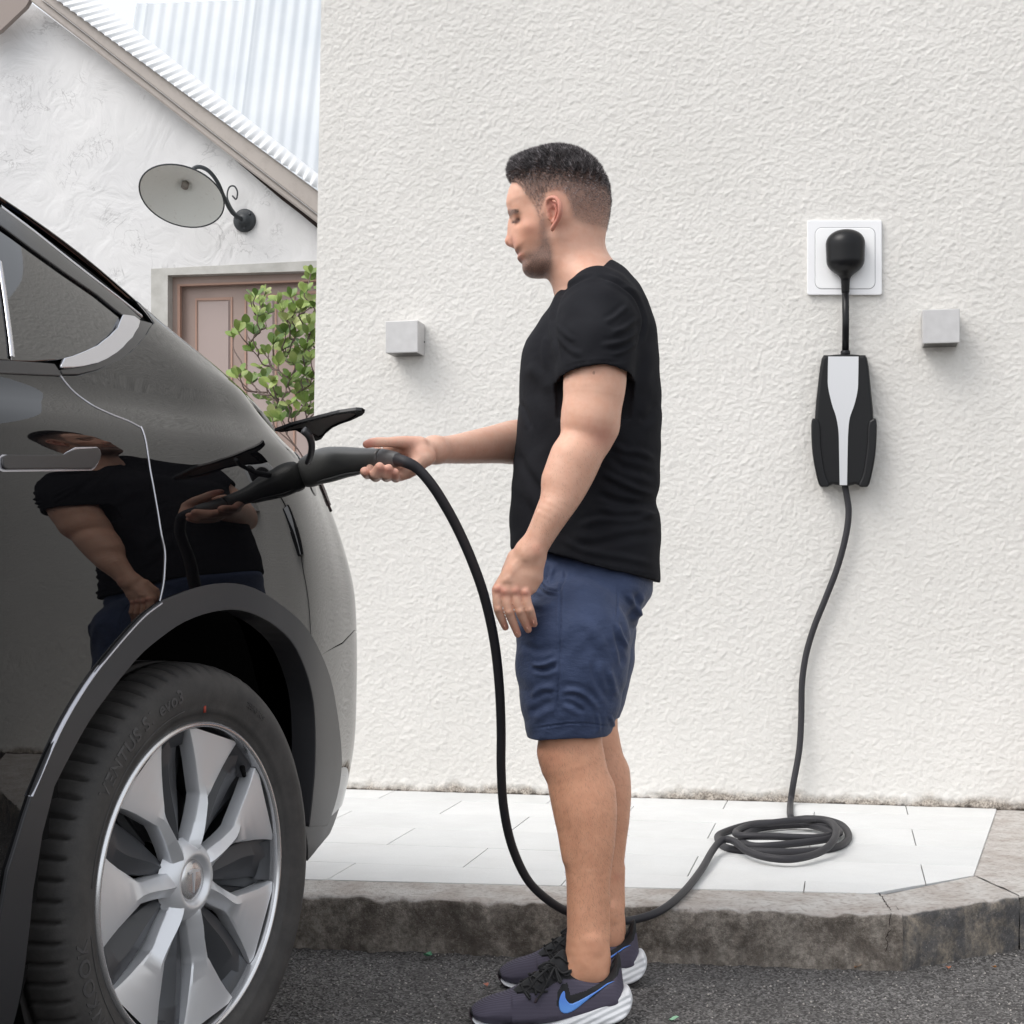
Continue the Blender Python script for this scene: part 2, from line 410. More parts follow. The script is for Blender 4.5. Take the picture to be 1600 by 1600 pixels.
d2_ = np.tile(dsp, (2, 1))[nx-1:nx+640:2, ::2]; n2x, n2z = d2_.shape; U2 = (nx-1)*step+np.arange(n2x)*2*step
pos2 = np.array(WL)[None, None]*[1, 1, 0]+U2[:, None, None]*np.array(wd)+d2_[..., None]*np.array(wn)+np.zeros((1, n2z, 1)); pos2[..., 2] = iz[::2][None]
idx = np.arange(n2x*n2z).reshape(n2x, n2z); Fq = np.stack([idx[:-1, :-1], idx[1:, :-1], idx[1:, 1:], idx[:-1, 1:]], -1).reshape(-1, 4)
mk('wall_face', pos2.reshape(-1, 3), Fq, m_wall, wroot)
v, f = frame_box(O, wd, -wn, up, (.0, .014, 0), (2.62, .3, H), 0)
v = [q+wd*(((q.z-1.55)*.0185) if (q-O).dot(wd) < .1 else 0) for q in v]
v2, f2 = frame_box(O, wd, -wn, up, (2.616, .012, 0), (18, .3, 9.5), 0)
mk('wall_core', *merge((v, f), (v2, f2)), m_wall, wroot, smooth=False)

# --- ground, road
v, f = [(-60, 3.0, -.012), (60, 3.0, -.012), (60, 80, -.012), (-60, 80, -.012), (-60, -60, -.012), (60, -60, -.012)], [(0, 1, 2, 3), (4, 5, 1, 0)]
tag(mk('ground', v, f, m_asph, smooth=False), kind='structure', label='dark asphalt ground')
sx, sy = .005, .005
nx = int(3.6/sx); ny = int(1.75/sy)
hh = .0012*fftnoise(nx, ny, 1.6, seed=21)+.0009*fftnoise(nx, ny, 4, seed=22)+.0015*fftnoise(nx, ny, 60, seed=23)
X, Yg = np.meshgrid(-1.7+sx*np.arange(nx), 2.3+sy*np.arange(ny), indexing='ij')
idx = np.arange(nx*ny).reshape(nx, ny)
Fq = np.stack([idx[:-1, :-1], idx[1:, :-1], idx[1:, 1:], idx[:-1, 1:]], -1).reshape(-1, 4)
tag(mk('road', np.stack([X, Yg, hh-.001], -1).reshape(-1, 3), Fq, m_asph), kind='structure', label='dark grey asphalt road beside the kerb')

# --- kerb: front face runs K0-K1, then turns back K1-K2
K0 = gz(471, 1399, ZP); K1 = gz(1410, 1429, ZP); K2 = gz(1593, 1400, ZP)
kd = (K1-K0).normalized(); K00 = K0-kd*3.0
T0 = gz(475, 1374, ZP); T1 = gz(1366, 1396, ZP); T2 = gz(1521, 1368, ZP); T3 = gz(1557, 1265.5, ZP)
td = (T1-T0).normalized(); T00 = T0-td*3.0
K3 = K2+(K2-K1).normalized()*.15+Vector((.9, .45, 0)); 
def kerb_mesh(front, back, seed, zt=ZP, jag=.004):
    """a concrete kerb: cross-section swept from the outer edge to the inner edge, all surfaces roughened"""
    fr = resample([tuple(p) for p in front], .008, False); bk = resample([tuple(p) for p in back], .008, False)
    n = len(fr); ib = np.linspace(0, len(bk)-1, n); bk = np.stack([np.interp(ib, range(len(bk)), bk[:, i]) for i in range(3)], 1)
    prof = [(0, -.03), (0, .0), (0, .015), (0, .03), (0, .045), (0, .06), (0, .075), (0, .09), (0, .105), (.001, .117), (.004, .125), (.011, .1295)]
    rows = []
    for a, h in prof:
        d = bk-fr; d = d/np.linalg.norm(d, axis=1)[:, None]; q = fr+d*(a+(.129-h)*.03); q[:, 2] = h; rows.append(q)
    for t in np.linspace(.12, 1, 20):
        q = fr+(bk-fr)*t; q[:, 2] = zt; rows.append(q)
    G = np.array(rows); m = G.shape[0]
    N = fftnoise(m*2, n+8, 3, seed=seed)[:m, :n]+.6*fftnoise(m*2, n+8, 9, seed=seed+1)[:m, :n]
    d = fr-bk; d = d/np.linalg.norm(d, axis=1)[:, None]
    k = np.array([1]*12+[.15]*20)[:, None]; kz = np.array([.0]*9+[.6, 1, 1]+[.5]*20)[:, None]
    G = G+(N*k*jag*.8)[..., None]*d[None]; G[..., 2] += N*kz*jag*.45
    G[-1, :, 2] = zt-.002
    idx = np.arange(m*n).reshape(m, n)
    Fq = np.stack([idx[:-1, :-1], idx[:-1, 1:], idx[1:, 1:], idx[1:, :-1]], -1).reshape(-1, 4)
    return G.reshape(-1, 3), Fq
kr = bpy.data.objects.new('kerb', None); C.objects.link(kr); kr.location = (K1.x, K1.y, 0); tag(kr, 'weathered concrete kerb edging the pavement', kind='structure')
Kc = K1-kd*.052; Tc = T1+td*.012
v, f = kerb_mesh([K00, K1-kd*.0002], [T00, T1+td*.03], 31, jag=.0048); mk('kerb_stone', v, f, m_kerb, kr)
v, f = kerb_mesh([K1, K2], [T1+td*.03, T2], 35, jag=.0035); mk('kerb_stone', v, f, m_kerb2, kr, label='bare grey corner kerb length with a plastered patch')
T4 = T3+(T3-T2)*.5+Vector((1.3, -.2, 0))
v, f = kerb_mesh([K2+Vector((.003, .001, 0)), K3], [T2+Vector((.003, 0, 0)), T3+Vector((.6, -.15, 0))], 37); mk('kerb_stone', v, f, m_kerb2, kr)
ck = [Tc+Vector((0, 0, .0015)), Tc.lerp(Kc, .4)+kd*.012+Vector((0, 0, .001)), Tc.lerp(Kc, .55)+kd*.016+Vector((0, 0, .001)), Tc.lerp(Kc, .8)+kd*.026+Vector((0, 0, .001)), Kc+kd*.024-Vector((0, 0, .001)), Kc+kd*.020-Vector((0, .003, .02)), Kc+kd*.026-Vector((0, .003, .035)), Kc+kd*.014-Vector((0, .003, .055)), Kc+kd*.018-Vector((0, .003, .07)), Kc+kd*.006-Vector((0, .002, .10)), Kc+kd*.004-Vector((0, .002, .13))]
jg = random.Random(3); ck = [q+Vector((jg.uniform(-.003, .003), 0, jg.uniform(-.001, .001))) for q in [Vector(s) for s in resample([tuple(q) for q in ck], .008, False)]]
v, f = tube(ck, [jg.uniform(.0004, .0013) for _ in ck], 6); mk('crack', v, f, m_gap, kr)
WR = onwall(1900, 1270); WR.z = ZP
pv = [T2, K2, K3, WR+wd*.6, onwall(1557, 1265)]
pv = [Vector((p.x, p.y, ZP-.004)) for p in pv]; pv[0] = Vector((T2.x, T2.y, ZP-.004)); pv[-1] = Vector((T3.x, T3.y, ZP-.004))+wn*-.02
pts2, tr, _ = fill2d([tuple(q) for q in resample([(p.x, p.y) for p in pv], .03)], .03)
mk('concrete_apron', [(p[0], p[1], ZP-.004+.0015*math.sin(p[0]*31)*math.sin(p[1]*23)) for p in pts2], tr, m_kerb2, kr)
bed = [T00+Vector((0, -.01, 0)), T1+Vector((0, -.005, 0)), T2, T3, T3-wn*.1, T00-wn*1.9]
mk('bedding', [(p.x, p.y, ZP-.0095) for p in bed], [tuple(range(len(bed)))], m_kerb2, kr, smooth=False)
# --- pavement tiles, each its own slab
pav = bpy.data.objects.new('pavement', None); C.objects.link(pav); pav.location = (T1.x, T1.y, ZP); tag(pav, 'white tiled pavement under the wall', kind='structure')
tdir = Vector((wd.x*.985+td.x*.015, wd.y*.985+td.y*.015, 0)).normalized(); tn = Vector((-tdir.y, tdir.x, 0))
zone = [T00, T1, T2, T3, T3-wn*.03]; wb = WA+wn*.004
zone = [(p.x, p.y) for p in (T00, T1, T2, T3)]+[tuple((wb+wd*((T3-WA).dot(wd)))[:2]), tuple((wb-wd*3.4)[:2])]
def clip(poly, zone):
    z = np.array(zone); area = sum(z[i][0]*z[(i+1) % len(z)][1]-z[(i+1) % len(z)][0]*z[i][1] for i in range(len(z))); s = 1 if area > 0 else -1
    for i in range(len(z)):
        a = z[i]; b_ = z[(i+1) % len(z)]; e = b_-a; nrm = np.array([-e[1], e[0]])*s; out = []
        for j in range(len(poly)):
            p = np.array(poly[j]); q = np.array(poly[(j+1) % len(poly)]); dp = (p-a)@nrm; dq = (q-a)@nrm
            if dp >= 0: out.append(p)
            if (dp >= 0) != (dq >= 0): out.append(p+(q-p)*dp/(dp-dq))
        poly = out
        if len(poly) < 3: return []
    return poly
def tile_obj(poly, z):
    bm = bmesh.new(); c_ = [bm.verts.new((p[0], p[1], z)) for p in poly]
    try: fa = bm.faces.new(c_)
    except ValueError: bm.free(); return
    if fa.calc_area() < 2e-4: bm.free(); return
    bm.normal_update()
    if fa.normal.z < 0: fa.normal_flip()
    r = bmesh.ops.extrude_face_region(bm, geom=[fa]); 
    for q in r['geom']:
        if isinstance(q, bmesh.types.BMVert): q.co.z -= .008
    bm.normal_update(); top = [e for e in bm.edges if all(abs(w_.co.z-z) < 1e-6 for w_ in e.verts)]
    bmesh.ops.bevel(bm, geom=top, offset=.0007, segments=1, affect='EDGES')
    bm.normal_update(); bm.verts.index_update()
    V_ = [tuple(w_.co) for w_ in bm.verts]; F_ = [[w_.index for w_ in q.verts] for q in bm.faces]; bm.free()
    mk('tile', V_, F_, m_tile, pav, smooth=False)
tw, th = .60, .30; base = T1+tn*.12
for r in range(-2, 9):
    for c_ in range(-9, 3):
        o = base+tn*(r*th)+tdir*(c_*tw+(r % 2)*tw*.5+.13)
        q = [o, o+tdir*tw, o+tdir*tw+tn*th, o+tn*th]; g = .0014
        q = [(q[0]+tdir*g+tn*g), (q[1]-tdir*g+tn*g), (q[2]-tdir*g-tn*g), (q[3]+tdir*g-tn*g)]
        p = clip([(k.x, k.y) for k in q], zone)
        if len(p) >= 3 and max(k[0] for k in p) > -1.9: tile_obj(p, ZP+.001+random.uniform(-.0004, .0004))

# --- wall lights
m_alu = M('brushed_metal', (.40, .395, .39), .42, metal=.35); b = NB(m_alu); b.out(b.ramp(b.noise(30, 4), [(.3, (.50, .49, .485)), (.7, (.56, .55, .545))]), nor=b.bump(b.noise(90, 2, vec=b.coord((1, 1, 12))), .05, .001))
m_dkglass = M('dark_lamp_opening', (.03, .025, .02), .3)
m_rust = M('rust_stain', (.33, .25, .20), .9)
def wall_light(px0, px1, py0, py1, label):
    D = .10; c_ = onwall((px0+px1)/2, (py0+py1)/2, D); s = (px1-px0)/F*c_.y/abs(wd.dot(Vector((1, 0, 0))))*.5
    hgt_ = (py1-py0)/F*c_.y*.5; B_ = c_-wn*D
    r_ = root('wall_light', tuple(B_), label, 'wall light', 'square metal wall lights')
    v, f = frame_box(B_, wd, wn, up, (-s, .004, -hgt_), (s, D, hgt_), .0025)
    mk('housing', v, f, m_alu, r_, smooth=False)
    v, f = frame_box(B_, wd, wn, up, (-s+.006, .006, -hgt_-.0006), (s-.006, D-.006, -hgt_+.004), 0)
    mk('lens', v, f, m_dkglass, r_, smooth=False)
    v, f = frame_box(B_, wd, wn, up, (-s+.004, -.002, -hgt_+.004), (s-.004, .006, hgt_-.004), 0)
    mk('back_plate', v, f, m_iron, r_, smooth=False)
    q = B_+wd*(s+.0004)+wn*.014-up*(hgt_*.15); v, f = tube([q-wd*.003, q+wd*.002], .003, 10); mk('screw', v, f, m_iron, r_)
wall_light(602, 653, 501, 551, 'square brushed metal wall light left of the man, beside the wall corner')
wall_light(1443, 1498, 483, 536, 'square brushed metal wall light right of the white power socket')

# --- background house
HY0 = 7.15                                # depth of the gable wall at x=0, parallel to the near wall
hn = Vector((.215, 1, 0)).normalized()*-1; hd = Vector((1, -.215, 0)).normalized()
def HP(px, py, off=0):
    r = ray(px, py); O = Vector((0, HY0, HC))+hn*off; return Vector((0, 0, HC))+r*((O-Vector((0, 0, HC))).dot(hn)/r.dot(hn))
house = root('white_house', tuple(HP(400, 1100)*1), 'white roughcast gabled house behind the car with corrugated roof and pinkish door', 'house')
def hpoly(name, pts, mat, off, th_, parent=house, label=None, smooth=False, bevel=0):
    """flat board on the house: px outline on a plane off metres in front of the gable, th_ thick"""
    A = [HP(x, y, off) for x, y in pts]; B = [a-hn*th_ for a in A]; n = len(A)
    Fc = [tuple(range(n)), tuple(reversed(range(n, 2*n)))]+[(i, i+n, (i+1) % n+n, (i+1) % n) for i in range(n)]
    bm = bmesh.new(); vs = [bm.verts.new(v) for v in A+B]; [bm.faces.new([vs[i] for i in q]) for q in Fc]
    bmesh.ops.recalc_face_normals(bm, faces=bm.faces[:])
    if bevel: bmesh.ops.bevel(bm, geom=bm.edges[:], offset=bevel, segments=2, affect='EDGES')
    bm.verts.index_update(); V_ = [tuple(v.co) for v in bm.verts]; F_ = [[v.index for v in q.verts] for q in bm.faces]; bm.free()
    return mk(name, V_, F_, mat, parent, smooth=smooth, label=label)
# gable wall with a door opening (three pieces of one mesh)
Wp = []
for pts in ([(-700, 720), (0, 40), (45, 2), (560, 390), (560, 405), (236, 420), (236, 1150), (-700, 1150)],):
    A = [HP(x, y) for x, y in pts]; B = [a-hn*.25 for a in A]; n = len(A)
    Wp.append((A+B, [tuple(range(n)), tuple(reversed(range(n, 2*n)))]+[(i, i+n, (i+1) % n+n, (i+1) % n) for i in range(n)]))
mk('gable_wall', *merge(*Wp), m_house, house, smooth=False)
hpoly('door_surround', [(236, 420), (560, 404), (560, 421), (262, 430), (262, 1150), (236, 1150)], m_frame, .004, .12)
dr = hpoly('door', [(280, 447), (560, 437), (560, 1150), (280, 1150)], m_door, -.09, .04)
hpoly('door_frame', [(262, 430), (560, 421), (560, 436), (280, 446.5), (280, 1150), (262, 1150)], m_door, -.05, .08)
hpoly('frame_bead', [(277, 444), (560, 434), (560, 437), (281, 447), (281, 1150), (277, 1150)], m_moul, -.046, .02)
for x0, x1, yt in ((305, 363, 466), (382, 432, 461), (458, 505, 456)):
    o = 2.5
    hpoly('moulding', [(x0, yt), (x1, yt-2), (x1, 1100), (x1-o, 1100), (x1-o, yt+o), (x0+o, yt+o+1), (x0+o, 1100), (x0, 1100)], m_moul, -.085, .02, dr)
    hpoly('door_panel', [(x0+5, yt+6), (x1-5, yt+4), (x1-5, 1100), (x0+5, 1100)], M('door_panel_paint', (.41, .325, .30), .4) if x0 == 305 else bpy.data.materials['door_panel_paint'], -.083, .02, dr, bevel=.004)
# verge boards
def line(a, b, t): return (a[0]+(b[0]-a[0])*t, a[1]+(b[1]-a[1])*t)
hpoly('verge_board', [(38, -6), (58, -6), (560, 386), (560, 398)], m_fascia, .10, .06, bevel=.006)
hpoly('verge_board', [(59, -6), (82, -6), (560, 345), (560, 385)], m_fascia, .125, .07, bevel=.006)
hpoly('soffit', [(-40, 70), (-40, -8), (50, -8), (40, 10), (0, 48)], M('soffit_paint', (.30, .25, .225), .7), .10, .03)
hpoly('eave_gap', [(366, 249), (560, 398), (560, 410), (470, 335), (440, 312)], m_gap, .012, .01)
# corrugated verge capping: ribs run across, scalloped lower edge
def strip(name, a0, a1, b0, b1, offa, offb, period, amp, mat, off2=None, n=12):
    La = HP(*a0, offa); Lb = HP(*a1, offa); Ua = HP(*b0, offb); Ub = HP(*b1, offb); L = (Lb-La).length
    m = int(L/period*n); V_ = []; F_ = []
    nr = (Ua-La).cross(Lb-La).normalized(); nr = nr if nr.dot(hn) > 0 else -nr
    for i in range(m+1):
        t = i/m; s = math.cos(2*math.pi*i/n)*amp
        for k in range(2):
            q = (La.lerp(Lb, t) if k == 0 else Ua.lerp(Ub, t))+nr*(s+amp)
            dn = (Ua-La).normalized()
            V_.append(q-dn*((s)*4.2 if k == 0 else 0)-(nr*s*.8 if k else nr*0))
    for i in range(m): F_.append((i*2, i*2+2, i*2+3, i*2+1))
    V2 = [v-nr*.002 for v in V_]; k = len(V_)
    F_ += [tuple(reversed([j+k for j in q])) for q in F_]
    for i in range(m): F_.append((i*2, i*2+k, i*2+2+k, i*2+2))
    return mk(name, V_+V2, F_, mat, house)
strip('roof_sheet', (70, -14), (560, 342), (120, -25), (560, 322), .15, .02, .044, .0020, m_sheetw)
# the main roof plane behind, ribs running up and down the image plane direction
def proof(px, py, D=1.2):
    return HP(px, py, -D)
period = .076; La = proof(157, 400); Rb = proof(600, 400); Lh = (Rb-La).length; m = int(Lh/period*10); V_ = []; F_ = []
tilt = (up*.96-hn*.28).normalized(); nr = (up*.28+hn*.96).normalized()
# sloped plane through a line at the verge, rising away from the camera
for i in range(m+1):
    t = i/m; p0 = La.lerp(Rb, t); s = math.cos(2*math.pi*i/10)*.0024+(.004 if (i//10) % 9 == 0 else 0)
    for k in range(2):
        V_.append(p0+nr*s+tilt*(0 if k == 0 else 1.66))
for i in range(m): F_.append((i*2, i*2+2, i*2+3, i*2+1))
V2 = [v-nr*.003 for v in V_]; k = len(V_); F_ += [tuple(reversed([j+k for j in q])) for q in F_]
mk('roof_sheet', V_+V2, F_, m_sheet, house, label='pale blue-white corrugated roof slope rising behind the verge')

# --- gooseneck lamp on the gable
lr = root('gooseneck_lamp', tuple(HP(383, 345)), 'old gooseneck wall lamp with wide round shade above the pinkish door', 'wall lamp')
bc = HP(383, 345)
v, f = tube([bc, bc+hn*.012, bc+hn*.018, bc+hn*.020, bc+hn*.035, bc+hn*.037], [.055, .055, .048, .030, .026, .010], 28); mk('wall_plate', v, f, m_iron, lr)
for a in (40, 160, 280):
    q = bc+hn*.018+hd*(.042*math.cos(math.radians(a)))+up*(.042*math.sin(math.radians(a))); v, f = tube([q, q+hn*.006], .006, 8); mk('screw', v, f, m_iron, lr)
sh_ap = HP(298, 277, .34)                  # apex of the shade
path = spline([HP(378, 343, .03), HP(362, 331, .09), HP(350, 308, .17), HP(340, 285, .24), HP(327, 268, .29), HP(313, 261, .32), HP(302, 264, .335), sh_ap], 8)
v, f = tube(path, .0095, 12); mk('gooseneck_arm', v, f, m_iron, lr)
path = spline([HP(372, 338, .04), HP(362, 325, .04), HP(355, 308, .04), HP(358, 293, .04), HP(366, 291, .04), HP(371, 300, .04), HP(369, 311, .04), HP(363, 306, .04)], 8)
v, f = tube(path, .004, 8); mk('scroll', v, f, m_iron, lr)
ctr = HP(284, 307, .36); Rr = .192
# rim plane tilted so that its inside faces the camera
axd = (sh_ap-ctr).normalized()
tocam = (Vector((0, 0, HC))-ctr).normalized()
nrm = (Vector((-.10, -.53, -.84))).normalized()
e1 = (hd-nrm*hd.dot(nrm)).normalized(); e2 = nrm.cross(e1)
prof = [(0.012, -.085), (.03, -.083), (.035, -.070), (.06, -.060), (.10, -.043), (.15, -.018), (.188, -.001), (.192, .002), (.194, .0), (.190, -.006), (.15, -.024), (.10, -.049), (.06, -.066), (.038, -.078), (.034, -.095), (.02, -.11), (.0, -.112)]
seg = 48; V_ = []; F_ = []
for r_, h_ in prof:
    for k in range(seg):
        a = 2*math.pi*k/seg; V_.append(ctr+e1*(r_*math.cos(a))+e2*(r_*math.sin(a))+nrm*h_)
for i in range(len(prof)-1):
    for k in range(seg): a = i*seg+k; b_ = i*seg+(k+1) % seg; F_.append((a, b_, b_+seg, a+seg))
mk('shade', V_, F_, m_enam, lr)
v, f = tube([ctr+e1*(.1925*math.cos(a))+e2*(.1925*math.sin(a)) for a in np.linspace(0, 2*math.pi, 49)], .0035, 8, cap=False); mk('shade_rim', v, f, m_iron, lr)
v, f = tube([ctr-nrm*.084, ctr-nrm*.06, ctr-nrm*.059, ctr-nrm*.078], [.017, .017, .011, .010], 20); mk('socket', v, f, M('porcelain_socket', (.30, .27, .24), .5), lr)
# ================================================================== CAR
O0 = Vector((-.537, 2.72, 0)); cd = Vector((.39, .92, 0)).normalized(); cn = Vector((.92, -.39, 0)).normalized()
RW, ZW = .38, .38
m_paint = M('black_paint', (.003, .003, .0035), .3, spec=.0); pb = m_paint.node_tree.nodes['Principled BSDF']
pb.inputs['Coat Weight'].default_value = 1; pb.inputs['Coat Roughness'].default_value = .012; pb.inputs['Coat IOR'].default_value = 1.44
m_glass = M('tinted_glass', (.004, .004, .004), .02, spec=.8); m_glass.node_tree.nodes['Principled BSDF'].inputs['IOR'].default_value = 1.65
m_clad = M('black_plastic', (.028, .028, .031), .42, spec=.5); b = NB(m_clad); b.out(nor=b.bump(b.noise(900, 2), .12, .0005))
m_satin = M('satin_trim', (.62, .62, .66), .14, metal=1)
m_bltrim = M('black_trim', (.006, .006, .007), .2)
m_dark = M('unlit_black', (.006, .006, .006), .95, spec=.1)
m_edge = M('bright_edge', (.5, .5, .54), .22, metal=.7)  # pale metal, also stands in for the highlights on the door edges
m_handle = M('door_handle_paint', (.018, .017, .019), .3, spec=.5)
m_rub = M('tyre_rubber', (.022, .021, .021), .62, spec=.35); b = NB(m_rub)
b.out(b.mix(b.ramp(b.noise(18, 6, .7), [(.35, G3(0)), (.8, G3(.7))]), (.045, .043, .042), (.10, .093, .087)), nor=b.bump(b.noise(330, 4), .3, .0008))
m_letter = M('tyre_lettering', (.065, .062, .062), .5)
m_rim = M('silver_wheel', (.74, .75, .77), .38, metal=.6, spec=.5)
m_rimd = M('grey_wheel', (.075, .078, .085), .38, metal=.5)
m_lip = M('machined_lip', (.72, .72, .73), .25, metal=.9)
U = np.array([-4.05, -3.95, -3.6, -3.1, -2.5, -1.9, -1.2, -.7, -.3, 0, .25, .45, .60, .72, .82, .87, .895, .915, .93, .95])
W0 = np.array([-.98, -.50, -.08, .07, .125, .132, .130, .104, .057, .018, -.010, -.038, -.078, -.116, -.150, -.172, -.200, -.262, -.44, -.98])
S_ = np.array([-4.45, -4.05, -3.62, -3.1, -2.5, -1.9, -1.2, -.7, -.3, 0, .25, .45, .60, .72, .82, .905, 1.0, 1.13, 1.35, 1.72])
ZC = np.array([.66, .72, .90, 1.0, 1.055, 1.085, 1.11, 1.132, 1.15, 1.16, 1.167, 1.17, 1.165, 1.155, 1.145, 1.135, 1.13, 1.13, 1.13, 1.13])
ZB = np.array([.68, .75, .94, 1.06, 1.12, 1.18, 1.225, 1.245, 1.256, 1.264, 1.268, 1.26, 1.24, 1.21, 1.185, 1.172, 1.168, 1.165, 1.165, 1.165])
UR = np.array([-4.03, -3.93, -3.58, -3.08, -2.5, -1.9, -1.2, -.7, -.3, 0, .25, .45, .60, .70, .77, .82, .86, .88, .90, .905])
WRr = np.array([-.98, -.60, -.36, -.30, -.28, -.26, -.245, -.238, -.24, -.262, -.27, -.272, -.276, -.29, -.325, -.38, -.46, -.56, -.75, -.98])
ZR = np.array([.70, .78, .98, 1.10, 1.20, 1.52, 1.65, 1.63, 1.555, 1.492, 1.408, 1.335, 1.28, 1.24, 1.212, 1.20, 1.195, 1.19, 1.19, 1.19])
sm = lambda a, b_, x: (lambda t: t*t*(3-2*t))(np.clip((x-a)/(b_-a), 0, 1))
rear = sm(.3, .8, U); zf = ZC/1.16
rows = []
def row(z, dw, du=0, dwr=0): rows.append(np.stack([U-du*sm(.5, 1.0, U), W0+dw+dwr*rear, z+0*U], 1))
row(.20*np.ones_like(U), -.075, .10, -.03); row(.33, -.03, .05, -.01); row(.50*np.ones_like(U), -.006, .01, 0)
row(.66*zf, .0, 0, 0); row(.80*zf, .0, 0, 0); row(.90*zf, -.0015, 0, -.006); row(.99*zf, -.0115, .01, -.016); row(1.08*zf, -.033, .02, -.025)
row(ZC, -.066, .035, -.030)
row(ZC+.022*zf, -.084, .045, -.040)
row(ZC+.055*zf, -.110, .055, -.054)
rb = np.stack([U-.075*sm(.5, 1.0, U), W0-.132-.071*rear, ZB], 1); rb[:, 1] = np.maximum(rb[:, 1], -.98); rows.append(rb)
rr = np.stack([UR, WRr, ZR], 1)
mid = (rb+rr)/2; mid[:, 1] += .012; rows.append(mid)
rows.append(rr*.86+rb*.14+np.array([0, .006, .003])); rows.append(rr)
k_ = np.clip((ZR-ZB)/.2, .1, 1)
ins = rr.copy(); ins[:, 1] = np.maximum(rr[:, 1]-.05, -.98); ins[:, 2] += .018*k_; ins[:, 0] -= .03*sm(.1, .8, UR)*0; rows.append(ins)
ce = rr.copy(); ce[:, 1] = -.98; ce[:, 2] += .06*k_; rows.append(ce)
for q in rows: q[:, 1] = np.clip(q[:, 1], -.98, .16)
ROWS = np.array(rows)
TN = np.array([.20, .33, .50, .66, .80, .90, .99, 1.08, 1.165, 1.194, 1.235, 1.272, 1.375, 1.47, 1.51, 1.56, 2.3])
def herm(x, xn, Y):
    """non-uniform cubic Hermite along axis 0 of Y"""
    x = np.clip(x, xn[0], xn[-1]); d = (Y[1:]-Y[:-1])/(xn[1:]-xn[:-1]).reshape(-1, *[1]*(Y.ndim-1)); h = (xn[1:]-xn[:-1])
    T = np.empty_like(Y); T[0] = d[0]; T[-1] = d[-1]
    wa = h[1:].reshape(-1, *[1]*(Y.ndim-1)); wb_ = h[:-1].reshape(-1, *[1]*(Y.ndim-1)); T[1:-1] = (d[:-1]*wa+d[1:]*wb_)/(wa+wb_)
    i = np.clip(np.searchsorted(xn, x, side='right')-1, 0, len(xn)-2)
    hh_ = (xn[i+1]-xn[i]); t = (x-xn[i])/hh_
    return i, t, hh_, T
def surf(s, t):
    """body surface: s along the car, t up the side -> world points (n,3)"""
    s = np.asarray(s, float).ravel(); t = np.asarray(t, float).ravel()
    Y = ROWS.transpose(1, 0, 2)                       # cols, rows, 3
    i, a, h, T = herm(s, S_, Y); a = a[:, None, None]; h = h[:, None, None]
    R = (2*a**3-3*a**2+1)*Y[i]+(a**3-2*a**2+a)*h*T[i]+(-2*a**3+3*a**2)*Y[i+1]+(a**3-a**2)*h*T[i+1]   # n, rows, 3
    xn = TN; d = (R[:, 1:]-R[:, :-1])/(xn[1:]-xn[:-1])[None, :, None]; hh_ = xn[1:]-xn[:-1]
    T2 = np.empty_like(R); T2[:, 0] = d[:, 0]; T2[:, -1] = d[:, -1]
    T2[:, 1:-1] = (d[:, :-1]*hh_[None, 1:, None]+d[:, 1:]*hh_[None, :-1, None])/(hh_[1:]+hh_[:-1])[None, :, None]
    tc = np.clip(t, xn[0], xn[-1]); j = np.clip(np.searchsorted(xn, tc, side='right')-1, 0, len(xn)-2); n = np.arange(len(s))
    g = hh_[j]; b_ = ((tc-xn[j])/g)[:, None]; g = g[:, None]
    L = (2*b_**3-3*b_**2+1)*R[n, j]+(b_**3-2*b_**2+b_)*g*T2[n, j]+(-2*b_**3+3*b_**2)*R[n, j+1]+(b_**3-b_**2)*g*T2[n, j+1]
    return np.array(O0)[None]+L[:, :1]*np.array(cd)+L[:, 1:2]*np.array(cn)+L[:, 2:3]*np.array([0, 0, 1.])
def snorm(s, t, e=.006):
    s = np.asarray(s, float).ravel(); t = np.asarray(t, float).ravel()
    a = surf(np.minimum(s+e, 1.719), t)-surf(s-e, t); b_ = surf(s, np.minimum(t+e, 2.299))-surf(s, t-e)
    n = np.cross(a, b_); n /= np.maximum(np.linalg.norm(n, axis=1), 1e-12)[:, None]; return n
gs = np.concatenate([np.arange(-2.6, .3, .02), np.arange(.3, 1.3, .01)]); gt = np.arange(.2, 1.6, .012)
GS, GT = np.meshgrid(gs, gt, indexing='ij'); GP = surf(GS, GT).reshape(len(gs), len(gt), 3)
idx = np.arange(len(gs)*len(gt)).reshape(len(gs), len(gt))
gq = np.stack([idx[:-1, :-1], idx[1:, :-1], idx[1:, 1:], idx[:-1, 1:]], -1).reshape(-1, 4)
cb = BVHTree.FromPolygons([tuple(p) for p in GP.reshape(-1, 3)], [tuple(int(k) for k in q) for q in gq])
CAM = Vector((0, 0, HC))
def c_st(px, py):
    """photo pixel -> body parameters (s,t) where that line of sight meets the body"""
    for _ in range(60):
        h = cb.ray_cast(CAM, ray(px, py).normalized(), 20)
        if h[0] is not None: break
        px -= 1.0
    L, fi = h[0], h[2]; i, j = divmod(fi, len(gt)-1)
    a = np.linspace(0, 1, 9); A, B = np.meshgrid(a, a, indexing='ij')
    s = gs[i]+(gs[i+1]-gs[i])*A.ravel(); t = gt[j]+(gt[j+1]-gt[j])*B.ravel()
    Q = surf(s, t); dr = np.array(ray(px, py)); v = Q-np.array(CAM); pr = np.outer(v@dr/(dr@dr), dr)
    k = np.argmin(np.linalg.norm(v-pr, axis=1)); return (s[k], t[k])
def stlist(items, sub=1):
    out = []
    for it in items: out.append(c_st(*it[1:]) if it[0] == 'p' else (it[1], it[2]))
    return out
pxl = lambda *a: [('p', x, y) for x, y in a]
